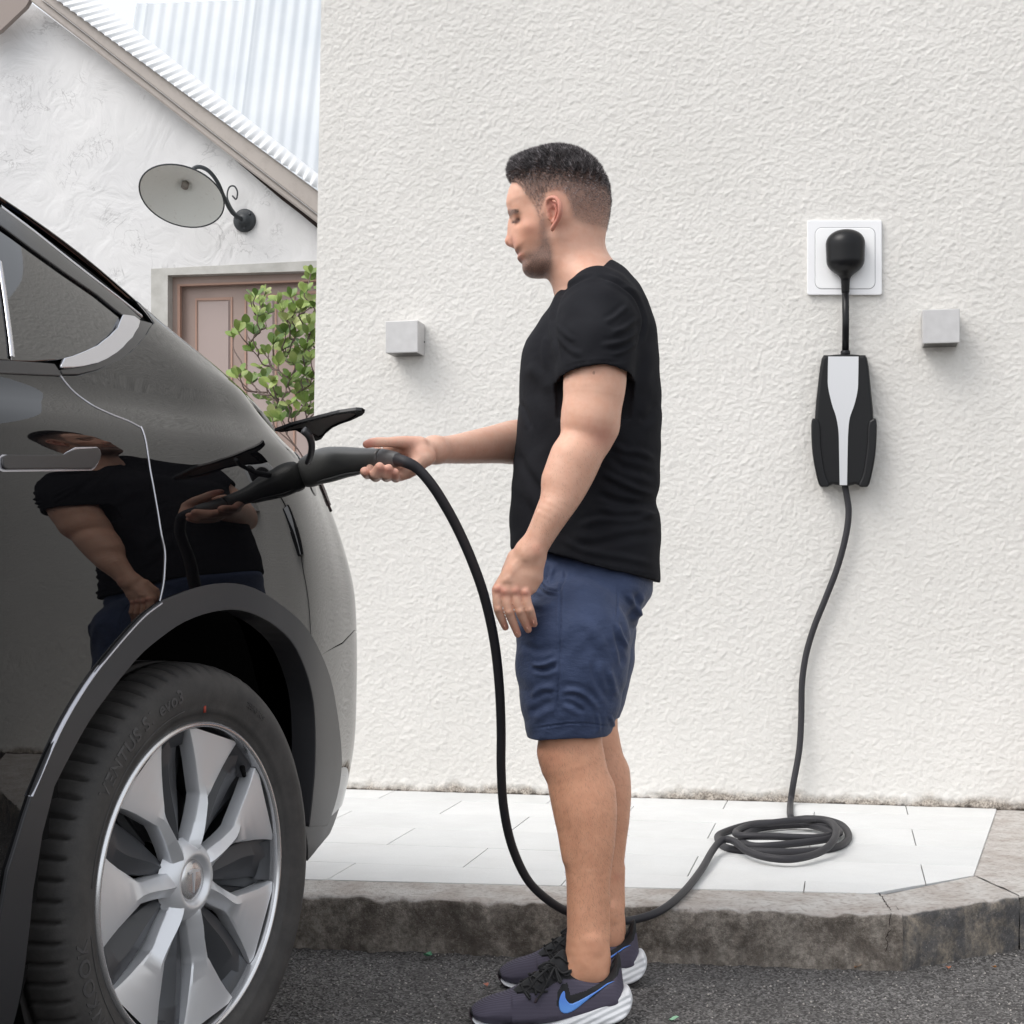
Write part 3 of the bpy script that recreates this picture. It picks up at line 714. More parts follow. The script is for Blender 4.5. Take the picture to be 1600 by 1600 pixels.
def panel(name, outline, mat, parent, step=.02, off=0.0, skirt=.008, bstep=.01, label=None, gap=0.0):
    """sheet lying on the body inside an outline of (s,t) points, its edges turned in"""
    o = resample(outline, bstep); ar = sum(o[i][0]*o[(i+1) % len(o)][1]-o[(i+1) % len(o)][0]*o[i][1] for i in range(len(o)))
    if ar < 0: o = o[::-1]
    if gap:
        n = len(o); tg = np.roll(o, -1, 0)-np.roll(o, 1, 0); tg /= np.linalg.norm(tg, axis=1)[:, None]+1e-9
        o = o+np.stack([-tg[:, 1], tg[:, 0]], 1)*gap
    vs, fs, ring = fill2d([tuple(q) for q in o], step)
    Pp = surf(vs[:, 0], vs[:, 1]); Nn = snorm(vs[:, 0], vs[:, 1]); Pp = Pp+Nn*off
    tri = np.array(fs)
    fn = np.cross(Pp[tri[:, 1]]-Pp[tri[:, 0]], Pp[tri[:, 2]]-Pp[tri[:, 0]]); fl = (fn*Nn[tri[:, 0]]).sum(1) < 0; tri[fl] = tri[fl][:, ::-1]
    V_ = [tuple(p) for p in Pp]; N_ = [tuple(n) for n in Nn]; F_ = [tuple(int(k) for k in t) for t in tri]
    if skirt:
        r = [q for q in ring if q >= 0]; r = [q for i, q in enumerate(r) if q != r[i-1]]; m = len(r); Pr = Pp[r]; Nr = Nn[r]
        tg = np.roll(Pr, -1, 0)-np.roll(Pr, 1, 0); out_ = np.cross(tg, Nr); out_ /= np.linalg.norm(out_, axis=1)[:, None]+1e-12
        rings = []
        for (a, d, nn) in ((.0012, -.0008, .75), (.0017, -.0025, 0.1), (.0015, -skirt, 0)):
            base_ = len(V_); V_ += [tuple(p) for p in Pr+out_*a+Nr*d]
            q = Nr*nn+out_*(1-nn); q /= np.linalg.norm(q, axis=1)[:, None]; N_ += [tuple(k) for k in q]; rings.append(base_)
        prev = r
        for base_ in rings:
            cur = [base_+k for k in range(m)]
            for k in range(m): F_.append((prev[k], cur[k], cur[(k+1) % m], prev[(k+1) % m]))
            prev = cur
    return mk(name, V_, F_, mat, parent, N=N_, label=label)
def ribbon(name, px_pts, width, mat, parent, off=.001, dense=4, st=None, label=None):
    """narrow raised strip along a line on the body"""
    L = st if st is not None else [c_st(x, y) for x, y in px_pts]
    L = spline(L, dense); Q = surf(L[:, 0], L[:, 1]); Nn = snorm(L[:, 0], L[:, 1]); tg = np.gradient(Q, axis=0); sd = np.cross(Nn, tg); sd /= np.linalg.norm(sd, axis=1)[:, None]
    V_ = []; F_ = []; n = len(Q)
    for i in range(n):
        for a, h in ((-1, -.002), (-.8, off), (.8, off), (1, -.002)): V_.append(Q[i]+sd[i]*a*width/2+Nn[i]*h)
    for i in range(n-1):
        for k in range(3): F_.append((i*4+k, i*4+k+1, i*4+4+k+1, i*4+4+k))
    return mk(name, V_, F_, mat, parent, label=label)
car = root('parked_car', (O0.x, O0.y, 0), 'glossy black electric car parked in front, its charge flap open at the rear corner', 'car')
Z = ZW
def arc(r0, a0, a1, n=24, s0=0.0, zc=.40):
    return [('s', s0+r0*math.cos(math.radians(a)), zc+r0*math.sin(math.radians(a))) for a in np.linspace(a0, a1, n)]
# traced lines (photo pixels)
shut = [(90, 576), (94, 587), (104, 600), (115, 612), (131, 625), (150, 636), (175, 648), (200, 658), (219, 667), (224, 680), (232, 720), (239, 760), (245, 800), (251, 835), (256, 862), (256, 885), (254, 910), (249, 940)]
arch_o = [(249, 940), (262, 936), (306, 919), (350, 913), (394, 921), (438, 947), (473, 979), (499, 1025)]
arch_l = [(219, 966), (175, 1014), (131, 1073), (87, 1149), (44, 1246), (9, 1359)]
arch_r = [(499, 1025), (516, 1075), (527, 1145), (529, 1206), (521, 1250), (508, 1289)]
arch_i = [(79, 1228), (98, 1190), (127, 1138), (153, 1098), (206, 1031), (245, 996), (284, 970), (328, 955), (372, 952), (416, 970), (451, 1000), (473, 1044), (486, 1097), (489, 1162), (486, 1228), (479, 1290)]
frame_o = [(94, 587), (120, 586), (150, 579), (187, 562), (205, 549), (217, 537), (230, 522), (242, 505)]
st_shut = [c_st(*q) for q in shut]; st_ao = [c_st(*q) for q in arch_o]; st_al = [c_st(*q) for q in arch_l]; st_ar = [c_st(*q) for q in arch_r]; st_ai = [c_st(*q) for q in arch_i]
st_fr = [c_st(*q) for q in frame_o]
TR = 1.505
sd_, sf_ = -.92, -1.98                     # door lines further forward
sill = .30
belt_l = c_st(0, 576); trim_y = [c_st(-60, 575)]
s1_, t1_ = st_al[-1]; s0_, t0_ = st_ai[0]
al_low = [(s1_-.012, t1_-.07), (s1_-.018, t1_-.14), (s1_-.018, t1_-.20)]; al_low = [q for q in al_low if q[1] > sill+.02]
al_ext = st_al+al_low+[(s1_-.015, sill)]
# rear door
sms = lambda L_: smoothpoly(L_, 3, False)
door = panel('rear_door', [*st_shut[1:], *al_ext, (sd_, sill), (sd_, st_shut[1][1]-.035), (-.6, belt_l[1]-.006), belt_l], m_paint, car, gap=.002)
# quarter panel up to the liftgate edge
q_out = [*st_shut[1:][::-1], ]
qo = [*reversed(st_fr), *[]]
quarter = panel('quarter_panel', [*reversed(st_shut[1:]), *reversed([]), *st_fr[1:], (st_fr[-1][0]+.02, TR), (.5, TR), (.72, TR), (.95, TR), (1.2, TR), (1.2, .80), (1.0, .80), (.82, .80), c_st(536, 1003), *reversed(st_ao)], m_paint, car, gap=.001, step=.018)
panel('roof_side', [(-1.9, 1.51), (1.7, 1.51), (1.7, 2.29), (-1.9, 2.29)], m_paint, car, step=.06, bstep=.05)
panel('front_door', [(sf_, sill), (sd_-.004, sill), (sd_-.004, st_shut[1][1]-.035), (sf_, 1.22)], m_paint, car, step=.04, bstep=.03)
panel('front_wing', [(-3.9, .35), (-3.37, .35), *[(a[1], a[2]) for a in arc(.44, 180, 0, 20, -2.93)], (sf_-.004, .30), (sf_-.004, 1.26), (-3.9, 1.26)], m_paint, car, step=.05, bstep=.03)
panel('bonnet', [(-4.4, 1.262), (sf_+.1, 1.262), (sf_+.1, 2.29), (-4.4, 2.29)], m_paint, car, step=.08, bstep=.05)
panel('front_bumper', [(-4.44, .3), (-3.904, .3), (-3.904, 1.26), (-4.44, 1.26)], m_paint, car, step=.05, bstep=.04)
panel('tailgate', [(1.204, .62), (1.71, .62), (1.71, 1.5), (1.204, 1.5)], m_paint, car, step=.05, bstep=.04)
# bumper below the seam
bump_ = panel('rear_bumper', [*st_ar[:-1], c_st(508, 1289), (.66, .39), (1.2, .39), (1.7, .39), (1.7, .61), (1.2, .61), (1.2, .795), (1.0, .795), (.82, .797), c_st(536, 1006)], m_paint, car, gap=.0015)
# glass, trims
gl_low = [(-60, 556), (0, 559), (30, 562), (56, 562.5), (94, 559), (112, 555), (131, 549), (150, 540), (169, 525), (180, 513), (188, 500)]
gl_top = [(188, 494), (150, 462), (100, 427), (50, 392), (0, 357), (-60, 316)]
st_gl = [c_st(*q) for q in gl_low]; st_gt = [c_st(*q) for q in gl_top]
panel('window_glass', [*st_gl[1:], *st_gt[:-1], (st_gt[-2][0]-.25, st_gt[-2][1]), (-1.9, 1.40), (-1.9, st_gl[0][1]), (-.8, st_gl[1][1]+.001)], m_glass, car, off=-.004, step=.02)
out_tr = [(216, 502), (213, 512), (204, 527), (190, 543), (180, 550), (165, 560), (150, 566), (130, 571), (112, 574), (94, 575.5), (84, 571), (60, 567), (0, 563)]
inn = [*gl_low[3:]]
panel('window_trim', [*[c_st(*q) for q in [(191, 494), (200, 495), (208, 496)]], *[c_st(*q) for q in out_tr[:10]], *[c_st(*q) for q in [(100, 561), (112, 558), (133, 551), (152, 542), (171, 527), (183, 514)]]], m_satin, car, off=.004, step=.012, bstep=.008)
panel('sill_trim', [c_st(0, 564), c_st(60, 567.5), c_st(84, 571), c_st(94, 586), c_st(60, 585), c_st(0, 582), (-1.9, c_st(0, 582)[1]-.03), (-1.9, c_st(0, 564)[1]-.03)], m_handle, car, off=.003, step=.012, bstep=.008)
panel('window_pillar', [*[c_st(*q) for q in [(191, 492), (196, 493), (206, 498), (214, 500), (219, 497)]], *[c_st(*q) for q in [(190, 472), (150, 441), (100, 402), (50, 362), (2, 325)]], (-.6, TR), (-1.9, TR), (-1.9, 1.41), (-.6, st_gt[-2][1]+.012), *[c_st(*q) for q in [(2, 353), (50, 389), (100, 424), (150, 459)]]], m_bltrim, car, off=.001, step=.014)
qf = panel('window_frame', [*[c_st(*q) for q in [(238, 506), (226, 524), (213, 540), (201, 551), (184, 563), (150, 577), (122, 583), (98, 584), (96, 578), (112, 576), (132, 573), (152, 568), (167, 562), (182, 552), (193, 544), (206, 529), (216, 513), (220, 501)]]], m_handle, car, off=.0, step=.012, bstep=.008)
ribbon('quarter_light_bar', [(0, 408), (8, 455), (14, 505), (20, 558)], .008, m_satin, car, off=.0005)
ribbon('roof_moulding', [(2, 322), (50, 358), (100, 398), (150, 437), (190, 468), (222, 494)], .007, m_satin, car, off=.001)
# door handle in its recess
hnd = [(2, 716), (7.5, 713.6), (50, 713.8), (94, 714), (99, 712.5), (103, 710), (109, 706.5), (116, 704), (130, 703.2), (148, 703), (152, 705.5), (152.6, 710.6), (151, 718), (148, 724), (144, 729), (139, 731.5), (100, 732.4), (7.5, 733), (2.5, 731), (1, 725.6)]
cx_, cy_ = 78, 718
panel('handle_recess', [c_st(cx_+(x-cx_)*1.045, cy_+(y-cy_)*1.22) for x, y in hnd], m_edge, car, off=.0015, step=.01, bstep=.006, skirt=.003)
panel('door_handle', [c_st(*q) for q in hnd], m_handle, car, off=.006, step=.008, bstep=.005, skirt=.006)
# highlights on the panel edges along the shut line, put in as bright strips
ribbon('door_edge_highlight', shut[1:9], .0035, m_edge, car, off=.0012)
ribbon('door_edge_highlight', [(x+1.2, y) for x, y in shut[8:]], .0028, m_edge, car, off=.0012)
# cladding
a_in = [(-.43, .24), (-.43, .34)]+[st_ai[0]]+st_ai[1:]
clad_out = [*reversed(st_ar), *reversed(st_ao[1:]), c_st(219, 966.5), *st_al[1:], (-.50, .34), (-.515, .22)]
clad_out = [*sms(st_ai[::-1]), (s0_-.028, t0_-.07), (s0_-.042, t0_-.15), (s0_-.044, t0_-.23), (s0_-.036, .22), (s1_-.005, .22), (s1_-.012, sill), *reversed(al_low), *sms([*reversed(st_al[1:]), c_st(219, 966), c_st(249, 942), *st_ao[1:-1], *st_ar])]
panel('wheel_arch_trim', clad_out, m_clad, car, off=.006, step=.014, skirt=.05, bstep=.008)
ribbon('arch_trim_edge', [(44, 1245), (87, 1148), (131, 1072), (175, 1014), (219, 966), (249, 943)], .0020, m_edge, car, off=.0068)
panel('sill_cladding', [(-2.4, .22), (s1_-.012, .22), (s1_-.019, .298), (-2.4, .298)], m_clad, car, off=.004, bstep=.03)
panel('bumper_valance', [c_st(479, 1292), c_st(506, 1293), (.66, .385), (1.7, .385), (1.7, .33), (.62, .33), c_st(484, 1345)], m_clad, car, off=-.004, skirt=.04, step=.03)
# tail light at the corner
panel('tail_light', [c_st(*q) for q in [(502, 748), (512, 752), (520, 764), (525, 782), (527, 799), (521, 799), (514, 790), (506, 772)]], M('smoked_lens', (.02, .004, .004), .05, spec=.8), car, off=.004, step=.012, bstep=.006)
panel('tail_light_lens', [c_st(*q) for q in [(505, 756), (512, 758), (518, 770), (522, 790), (517, 787), (509, 772)]], M('lens_ring', (.35, .33, .33), .1, metal=.6), car, off=.0065, step=.012, bstep=.006)
# charge port recess with dark ring
port = c_st(481, 738)
pp = [(port[0]+.045*math.cos(a), port[1]+.05*math.sin(a)) for a in np.linspace(0, 2*math.pi, 28, endpoint=False)]
panel('charge_port', pp, m_bltrim, car, off=.002, bstep=.006)
# far side, inner shell, floor
n1, n2 = 120, 40
s_ = np.linspace(-4.4, 1.7, n1); t_ = np.linspace(.2, 2.29, n2); A, B = np.meshgrid(s_, t_, indexing='ij'); Q = surf(A, B); loc_ = Q-np.array(O0)
w_ = loc_@np.array(cn); Qm = Q+np.outer(-1.96-2*w_, np.array(cn)); idx = np.arange(n1*n2).reshape(n1, n2)
Fm = np.stack([idx[:-1, :-1], idx[:-1, 1:], idx[1:, 1:], idx[1:, :-1]], -1).reshape(-1, 4)
mk('far_side', Qm, Fm, m_paint, car)
n1, n2 = 300, 70
s_ = np.linspace(-4.35, 1.68, n1); t_ = np.linspace(.2, 2.29, n2); A, B = np.meshgrid(s_, t_, indexing='ij'); Q = surf(A, B)-snorm(A, B)*.014
idx = np.arange(n1*n2).reshape(n1, n2); Fm = np.stack([idx[:-1, :-1], idx[1:, :-1], idx[1:, 1:], idx[:-1, 1:]], -1).reshape(-1, 4)
cs = A.ravel()[Fm].mean(1); ct = B.ravel()[Fm].mean(1)
keep = (np.hypot(cs, ct-.40) > .51) & (np.hypot(cs+2.93, ct-.40) > .51) & ~((cs > -.5) & (ct < .42)) & ~((np.abs(cs+2.93) < .45) & (ct < .4))
mk('inner_shell', Q, Fm[keep], m_dark, car)
L = lambda u, w_, z: O0+cd*u+cn*w_+Vector((0, 0, z))
def liner(u0):
    V_ = []; F_ = []; a_ = np.linspace(math.radians(-6), math.radians(205), 36)
    for a in a_:
        for d in (.0, -.33): V_.append(L(u0+.462*math.cos(a), (-.018-(.11*float(sm(.05, .45, .462*math.cos(a))) if u0 == 0 else 0) if d == 0 else -.348), .40+.462*math.sin(a)))
    for i in range(35): F_.append((2*i, 2*i+1, 2*i+3, 2*i+2))
    c = len(V_); V_.append(L(u0, -.34, .4)); F_ += [(2*i+1, c, 2*i+3) for i in range(35)]
    mk('wheel_arch_liner', V_, F_, m_dark, car)
liner(0); liner(-2.93)
v, f = frame_box(L(0, 0, 0), cd, cn, up, (-3.8, -1.9, .20), (.6, -.36, .26)); mk('floor_pan', v, f, m_dark, car, smooth=False)

# --- wheel: built round its axle in local axes a (rearward), z, c (outward)
def wheel(u0, label=None):
    Cw = L(u0, -.012, ZW); X = lambda a, z, c: Cw+cd*a+up*z+cn*c
    pol = lambda r, th, c: X(r*math.cos(th), r*math.sin(th), c)
    wh = mk('wheel', *tube([X(0, 0, -.235), X(0, 0, -.12)], [.10, .12], 24), m_dark, car, label=label)
    # tyre
    prof = [(-.012, .272), (-.003, .277), (.003, .284), (.004, .291), (.0085, .293), (.009, .301), (.0135, .312), (.0165, .326), (.016, .340), (.0115, .353), (.004, .3635), (-.007, .3715), (-.020, .3762), (-.035, .3785), (-.055, .3795), (-.068, .3798), (-.0685, .373), (-.077, .373), (-.0775, .38), (-.11, .3805), (-.1105, .373), (-.12, .373), (-.1205, .3805), (-.16, .380), (-.1605, .373), (-.168, .373), (-.1685, .3795), (-.21, .377), (-.235, .368), (-.245, .34), (-.24, .30), (-.23, .272)]
    n = 504; V_ = []; m = len(prof)
    for i in range(n):
        th = 2*math.pi*i/n; ph = i % 7
        for (c, r) in prof:
            rr_ = r
            if -.066 < c < -.005 and r > .36:
                if (ph == 0) : rr_ -= .012
                elif ph in (1, 6): rr_ -= .0006
            V_.append(pol(rr_, th, c))
    idx = np.arange(n*m).reshape(n, m); nx_ = np.roll(idx, -1, 0)
    Fq = np.stack([idx[:, :-1], nx_[:, :-1], nx_[:, 1:], idx[:, 1:]], -1).reshape(-1, 4)
    mk('tyre', np.array([tuple(v) for v in V_]), Fq, m_rub, wh)
    def ring(name, prof, mat, n=120):
        V_ = [pol(r, 2*math.pi*i/n, c) for i in range(n) for c, r in prof]; m = len(prof)
        F_ = [(i*m+k, ((i+1) % n)*m+k, ((i+1) % n)*m+k+1, i*m+k+1) for i in range(n) for k in range(m-1)]
        return mk(name, V_, F_, mat, wh)
    ring('rim_lip', [(-.02, .2655), (-.001, .2665), (.003, .2685), (.0042, .272), (.003, .2755), (-.004, .278)], m_lip)
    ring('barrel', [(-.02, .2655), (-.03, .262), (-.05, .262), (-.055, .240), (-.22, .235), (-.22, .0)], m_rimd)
    ring('brake_disc', [(-.115, .06), (-.115, .175), (-.125, .175)], M('brake_steel', (.30, .30, .31), .35, metal=.9) if 'brake_steel' not in bpy.data.materials else bpy.data.materials['brake_steel'], 60)
    def blade(path, mat, name, th0):
        """path rows: r, (ang,c) left edge, (ang,c) crease, (ang,c) right edge in degrees"""
        V_ = []; F_ = []
        for r, L_, M_, R_ in path:
            for (a, c), dc in ((L_, -.028), (L_, -.003), (((L_[0]*.92+M_[0]*.08), L_[1]), 0), (M_, 0), (((R_[0]*.92+M_[0]*.08), R_[1]), 0), (R_, -.003), (R_, -.028)):
                V_.append(pol(r, math.radians(th0+a), c+dc))
        for i in range(len(path)-1):
            for k in range(6): F_.append((i*7+k, i*7+7+k, i*7+8+k, i*7+1+k))
        o_ = mk(name, V_, F_, mat, wh); o_.data.set_sharp_from_angle(angle=math.radians(28)); return o_
    def dens(rows_, n=5):
        A = spline([[r, l[0], l[1], m_[0], m_[1], q[0], q[1]] for r, l, m_, q in rows_], n)
        return [(a[0], (a[1], a[2]), (a[3], a[4]), (a[5], a[6])) for a in A]
    # silver blades: straight trailing edge, notched leading edge
    def lin(rows_, n=3):
        A = np.array([[r, l[0], l[1], m_[0], m_[1], q[0], q[1]] for r, l, m_, q in rows_]); t = np.linspace(0, len(A)-1, (len(A)-1)*n+1)
        A = np.stack([np.interp(t, range(len(A)), A[:, i]) for i in range(7)], 1); return [(a[0], (a[1], a[2]), (a[3], a[4]), (a[5], a[6])) for a in A]
    B1 = lin([(.045, (25.6, -.016), (3, -.006), (-25.6, -.016)), (.060, (21, -.013), (2, -.001), (-21, -.015)), (.072, (16, -.012), (1.5, .001), (-16, -.016)), (.084, (12.5, -.011), (1, .002), (-13, -.017)), (.098, (10, -.010), (.5, .002), (-11, -.017)), (.115, (8.2, -.009), (0, .001), (-9, -.017)), (.135, (7.0, -.008), (0, .000), (-7.2, -.016)), (.150, (6.6, -.008), (1, -.002), (-7.6, -.014)), (.160, (8.2, -.008), (2.5, -.004), (-9, -.013)), (.185, (10.8, -.008), (5.5, -.006), (-11.5, -.0115)), (.2645, (17, -.008), (13, -.0065), (-17.5, -.008))])
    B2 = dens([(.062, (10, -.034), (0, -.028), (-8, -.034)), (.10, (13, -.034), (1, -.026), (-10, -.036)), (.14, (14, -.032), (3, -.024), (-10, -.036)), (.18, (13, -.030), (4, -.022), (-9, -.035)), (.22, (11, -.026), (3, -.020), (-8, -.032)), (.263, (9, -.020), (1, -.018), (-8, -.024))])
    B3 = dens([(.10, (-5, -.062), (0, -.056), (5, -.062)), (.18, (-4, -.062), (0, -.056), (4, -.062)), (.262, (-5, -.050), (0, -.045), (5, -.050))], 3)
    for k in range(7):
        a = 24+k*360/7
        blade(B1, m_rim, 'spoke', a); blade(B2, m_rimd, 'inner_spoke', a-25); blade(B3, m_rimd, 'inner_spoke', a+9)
    for k in range(7):
        a = 24+k*360/7
        V_ = []; F_ = []
        for i, (r, c) in enumerate(((.266, -.016), (.238, -.022), (.238, -.04))):
            for t in np.linspace(-34, -17.5, 7): V_.append(pol(r, math.radians(a+t), c))
        for i in range(2):
            for j in range(6): F_.append((i*7+j, i*7+j+1, i*7+8+j, i*7+7+j))
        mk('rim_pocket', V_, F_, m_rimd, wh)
    ring('hub', [(-.03, .074), (-.014, .066), (-.006, .058), (-.002, .050), (-.001, .046), (-.004, .041), (-.014, .036)], m_rim, 64)
    cap = ring('hub_cap', [(-.014, .037), (-.010, .035), (-.008, .033), (-.0065, .02), (-.006, .0)], m_lip, 48)
    e = [(-.017, .017), (0, .0205), (.017, .017), (.015, .0125), (.006, .014), (.0035, .013), (0, -.021), (-.0035, .013), (-.006, .014), (-.015, .0125)]
    A = [X(x, z, -.0045) for x, z in e]; B_ = [X(x, z, -.008) for x, z in e]; n = len(e)
    mk('emblem', A+B_, [tuple(reversed(range(n)))]+[(i, (i+1) % n, (i+1) % n+n, i+n) for i in range(n)], m_rim, cap, smooth=False)
    # lettering moulded into the sidewall
    def letters(txt, r0, th_mid, size, mat, name='lettering', gapk=1.0):
        cu = bpy.data.curves.new('t', 'FONT'); cu.body = txt; cu.size = size; cu.align_x = 'CENTER'; cu.extrude = .0006; cu.space_character = gapk; cu.offset = size*.018
        ob = bpy.data.objects.new('t', cu); C.objects.link(ob); dg = bpy.context.evaluated_depsgraph_get()
        me = bpy.data.meshes.new_from_object(ob.evaluated_get(dg)); C.objects.unlink(ob); bpy.data.objects.remove(ob)
        V_ = []
        for v in me.vertices:
            r = r0+v.co.y; th = math.radians(th_mid)-v.co.x/r0
            cc = np.interp(r, [.284, .293, .301, .312, .326, .340, .353], [.003, .0085, .009, .0135, .0165, .016, .0115])
            V_.append(pol(r, th, cc+.0006+v.co.z))
        F_ = [tuple(p.vertices) for p in me.polygons]; bpy.data.meshes.remove(me)
        mk(name, V_, F_, mat, wh, smooth=False)
    letters('VENTUS S1 evo3', .322, 124, .033, m_letter, gapk=1.1)
    letters('HANKOOK', .320, 204, .036, m_letter, gapk=1.15)
    letters('255/45 R19', .322, 60, .014, m_rub)
    # decorative shoulder line on the sidewall
    for a0, a1, r_ in ((100, 172, .3035), (186, 232, .3035)):
        Q = [pol(r_, math.radians(a), .0108) for a in np.linspace(a0, a1, 40)]
        v, f = tube(Q, .0009, 6); mk('sidewall_rib', v, f, m_letter, wh)
    v, f = frame_box(pol(.298, math.radians(88), .0092), cd, up, cn, (-.003, -.006, -.001), (.003, .006, .001)); mk('balance_mark', v, f, M('red_paint', (.35, .04, .02), .6) if 'red_paint' not in bpy.data.materials else bpy.data.materials['red_paint'], wh)
    q = pol(.247, math.radians(46), -.018); v, f = tube([q, q+(Cw-q).normalized()*.02+cn*.012], [.005, .0038], 10); mk('valve', v, f, m_dark, wh)
wheel(0)
# front wheel: a copy of the rear one
fw = [o for o in C.objects if o.name.startswith('wheel') and not o.name.startswith('wheel_')][0]
def copy_tree(o, parent, dloc=None):
    c = o.copy(); C.objects.link(c); c.parent = parent
    if dloc is not None: c.location = o.location+dloc
    for ch in list(o.children): copy_tree(ch, c)
    return c
copy_tree(fw, car, cd*-2.93)

# --- open charge flap above the port
fl_up = [(429, 672), (455, 662.5), (500, 650.5), (530, 643), (556, 639.3), (565, 640), (570, 643)]
fl_lo = [(566, 647.5), (548, 656), (533, 661), (520, 667), (509, 676), (502, 685), (494, 688), (482, 682), (462, 671), (440, 674)]
def flY(x, y): return 3.035+(y-640)*.0030-(x-430)*.0002
A = [P(x, y, flY(x, y)) for x, y in fl_up+fl_lo]; n = len(A)
nrm_ = (A[3]-A[0]).cross(A[12]-A[0]).normalized()
if nrm_.z < 0: nrm_ = -nrm_
cen = sum(A, Vector())/n
bm = bmesh.new(); v1 = [bm.verts.new(a+nrm_*.004) for a in A]; v2 = [bm.verts.new(a-nrm_*.002) for a in A]; v3 = [bm.verts.new(cen+(a-cen)*.80-nrm_*.002) for a in A]; v4 = [bm.verts.new(cen+(a-cen)*.77+nrm_*.001) for a in A]
bm.faces.new(v1); bm.faces.new(list(reversed(v4)))
for p_, q_ in ((v2, v1), (v3, v2), (v4, v3)):
    for i in range(n): bm.faces.new((p_[i], p_[(i+1) % n], q_[(i+1) % n], q_[i]))
bmesh.ops.recalc_face_normals(bm, faces=bm.faces[:]); bm.verts.index_update()
flap = mk('charge_flap', [tuple(v.co) for v in bm.verts], [[v.index for v in q.verts] for q in bm.faces], m_paint, car, smooth=False)
flap.data.materials.append(m_bltrim); flap.data.materials.append(M('flap_reflection_grey', (.16, .155, .15), .25)); nfa = [q.normal.dot(nrm_) for q in bm.faces]; ars = [q.calc_area() for q in bm.faces]  # inner face coloured grey to stand in for its reflection
for i_, q_ in enumerate(flap.data.polygons): q_.material_index = 2 if i_ == 1 else (0 if i_ == 0 else 1)
bm.free()
v, f = tube(spline([P(474, 672, 3.05), P(483, 681, 3.06), (P(487, 694, 3.08)), P(486, 708, 3.10), P(481, 722, 3.12)], 5), .0085, 12, sq=(1, .7)); mk('hinge_arm', v, f, m_clad, flap)

# ================================================================== CHARGING KIT
m_conn = M('charger_plastic', (.062, .062, .060), .36, spec=.5); b = NB(m_conn); b.out(nor=b.bump(b.noise(800, 2), .08, .0004))
m_conn2 = M('charger_collar', (.095, .095, .095), .42)
m_cab = M('cable_rubber', (.030, .029, .033), .55, spec=.35); b = NB(m_cab); b.out(nor=b.bump(b.noise(500, 2), .12, .0005))
Yp = surf(*[[q] for q in c_st(474, 742)])[0][1]; cY = lambda px: Yp-.006-(px-476)*(Yp-.006-3.07)/145
def cpt(x, y): return P(x, y, cY(x))
con = root('charging_connector', tuple(cpt(540, 720)), 'dark grey charging connector plugged into the car and held in the hand', 'charging plug')
path = spline([(479, 737.5, 24.5), (486, 735, 26.5), (498, 729.5, 27.5), (512, 724.5, 26.5), (531, 721, 23.5), (550, 719.5, 21), (565, 718.6, 19), (580, 717.3, 17.2), (596, 716, 15.2)], 4)
v, f = tube([cpt(p[0], p[1]) for p in path], [p[2]/F*cY(p[0]) for p in path], 28, sq=(1, .82), up=(.15, 0, 1)); mk('handle_body', v, f, m_conn, con)
path = spline([(597, 716, 15.1), (605, 716.6, 14.2), (614, 717.4, 12.8), (621, 718.2, 11.4)], 4)
v, f = tube([cpt(p[0], p[1]) for p in path], [p[2]/F*cY(p[0]) for p in path], 28, sq=(1, .85), up=(.15, 0, 1)); mk('grip_collar', v, f, m_conn2, con)
v, f = tube([cpt(596, 716), cpt(597.2, 716)], [14.4/F*3.08]*2, 28, sq=(1, .82), up=(.15, 0, 1)); mk('joint', v, f, m_dark, con)
v, f = tube([cpt(481, 737), cpt(466, 744), cpt(460, 747)], [.027, .025, .024], 24, sq=(1, .9)); mk('plug_nose', v, f, m_bltrim, con)
path = spline([(492, 758, .002), (503, 754.5, .0045), (520, 750.5, .005), (540, 744.5, .005), (558, 741, .004), (566, 738.5, .001)], 4)
v, f = tube([P(p[0], p[1]-1.5, cY(p[0])-.006) for p in path], [p[2] for p in path], 12, sq=(.8, 2.2), up=(.15, 0, 1)); mk('trigger', v, f, m_conn2, con)
# plug, socket, control box on the wall
m_white = M('white_plastic', (.80, .80, .81), .3, spec=.5); m_white2 = M('white_plastic_inset', (.84, .84, .84), .35)
def roundrect(x0, x1, y0, y1, r, n=6):
    out = []
    for cx2, cy2, a0 in ((x1-r, y1-r, 0), (x0+r, y1-r, 90), (x0+r, y0+r, 180), (x1-r, y0+r, 270)):
        for k in range(n+1): a = math.radians(a0+90*k/n); out.append((cx2+r*math.cos(a), cy2+r*math.sin(a)))
    return out
def wallslab(name, outl, o0, o1, mat, parent, bev=.003, dome=0):
    """outline in photo px on the wall, from o0 to o1 metres proud, rounded edge"""
    c = np.mean(outl, 0); rings = []
    px2m = wallY(c[0])/F
    k = bev/px2m; pts = np.array(outl); m = len(pts)
    tg = np.roll(pts, -1, 0)-np.roll(pts, 1, 0); tg /= np.linalg.norm(tg, axis=1)[:, None]+1e-9; inn_ = np.stack([-tg[:, 1], tg[:, 0]], 1)
    if ((c-pts)*inn_).sum() < 0: inn_ = -inn_
    V_ = []; F_ = []; prof_ = [(0, o0), (0, o1-bev), (.3*k, o1-.3*bev), (k, o1)]
    for a, o in prof_:
        for p_ in pts+inn_*a: V_.append(onwall(p_[0], p_[1], o))
    for i in range(len(prof_)-1):
        for j in range(m): F_.append((i*m+j, i*m+(j+1) % m, (i+1)*m+(j+1) % m, (i+1)*m+j))
    base_ = len(V_)-m
    F_.append(tuple(range(base_, base_+m)))
    return mk(name, V_, F_, mat, parent, smooth=False)
sk = root('power_socket', tuple(onwall(1319, 402)), 'square white wall socket with a black plug in it', 'socket')
wallslab('face_plate', roundrect(1261, 1378, 344, 461, 4), -.004, .016, m_white, sk, .003)
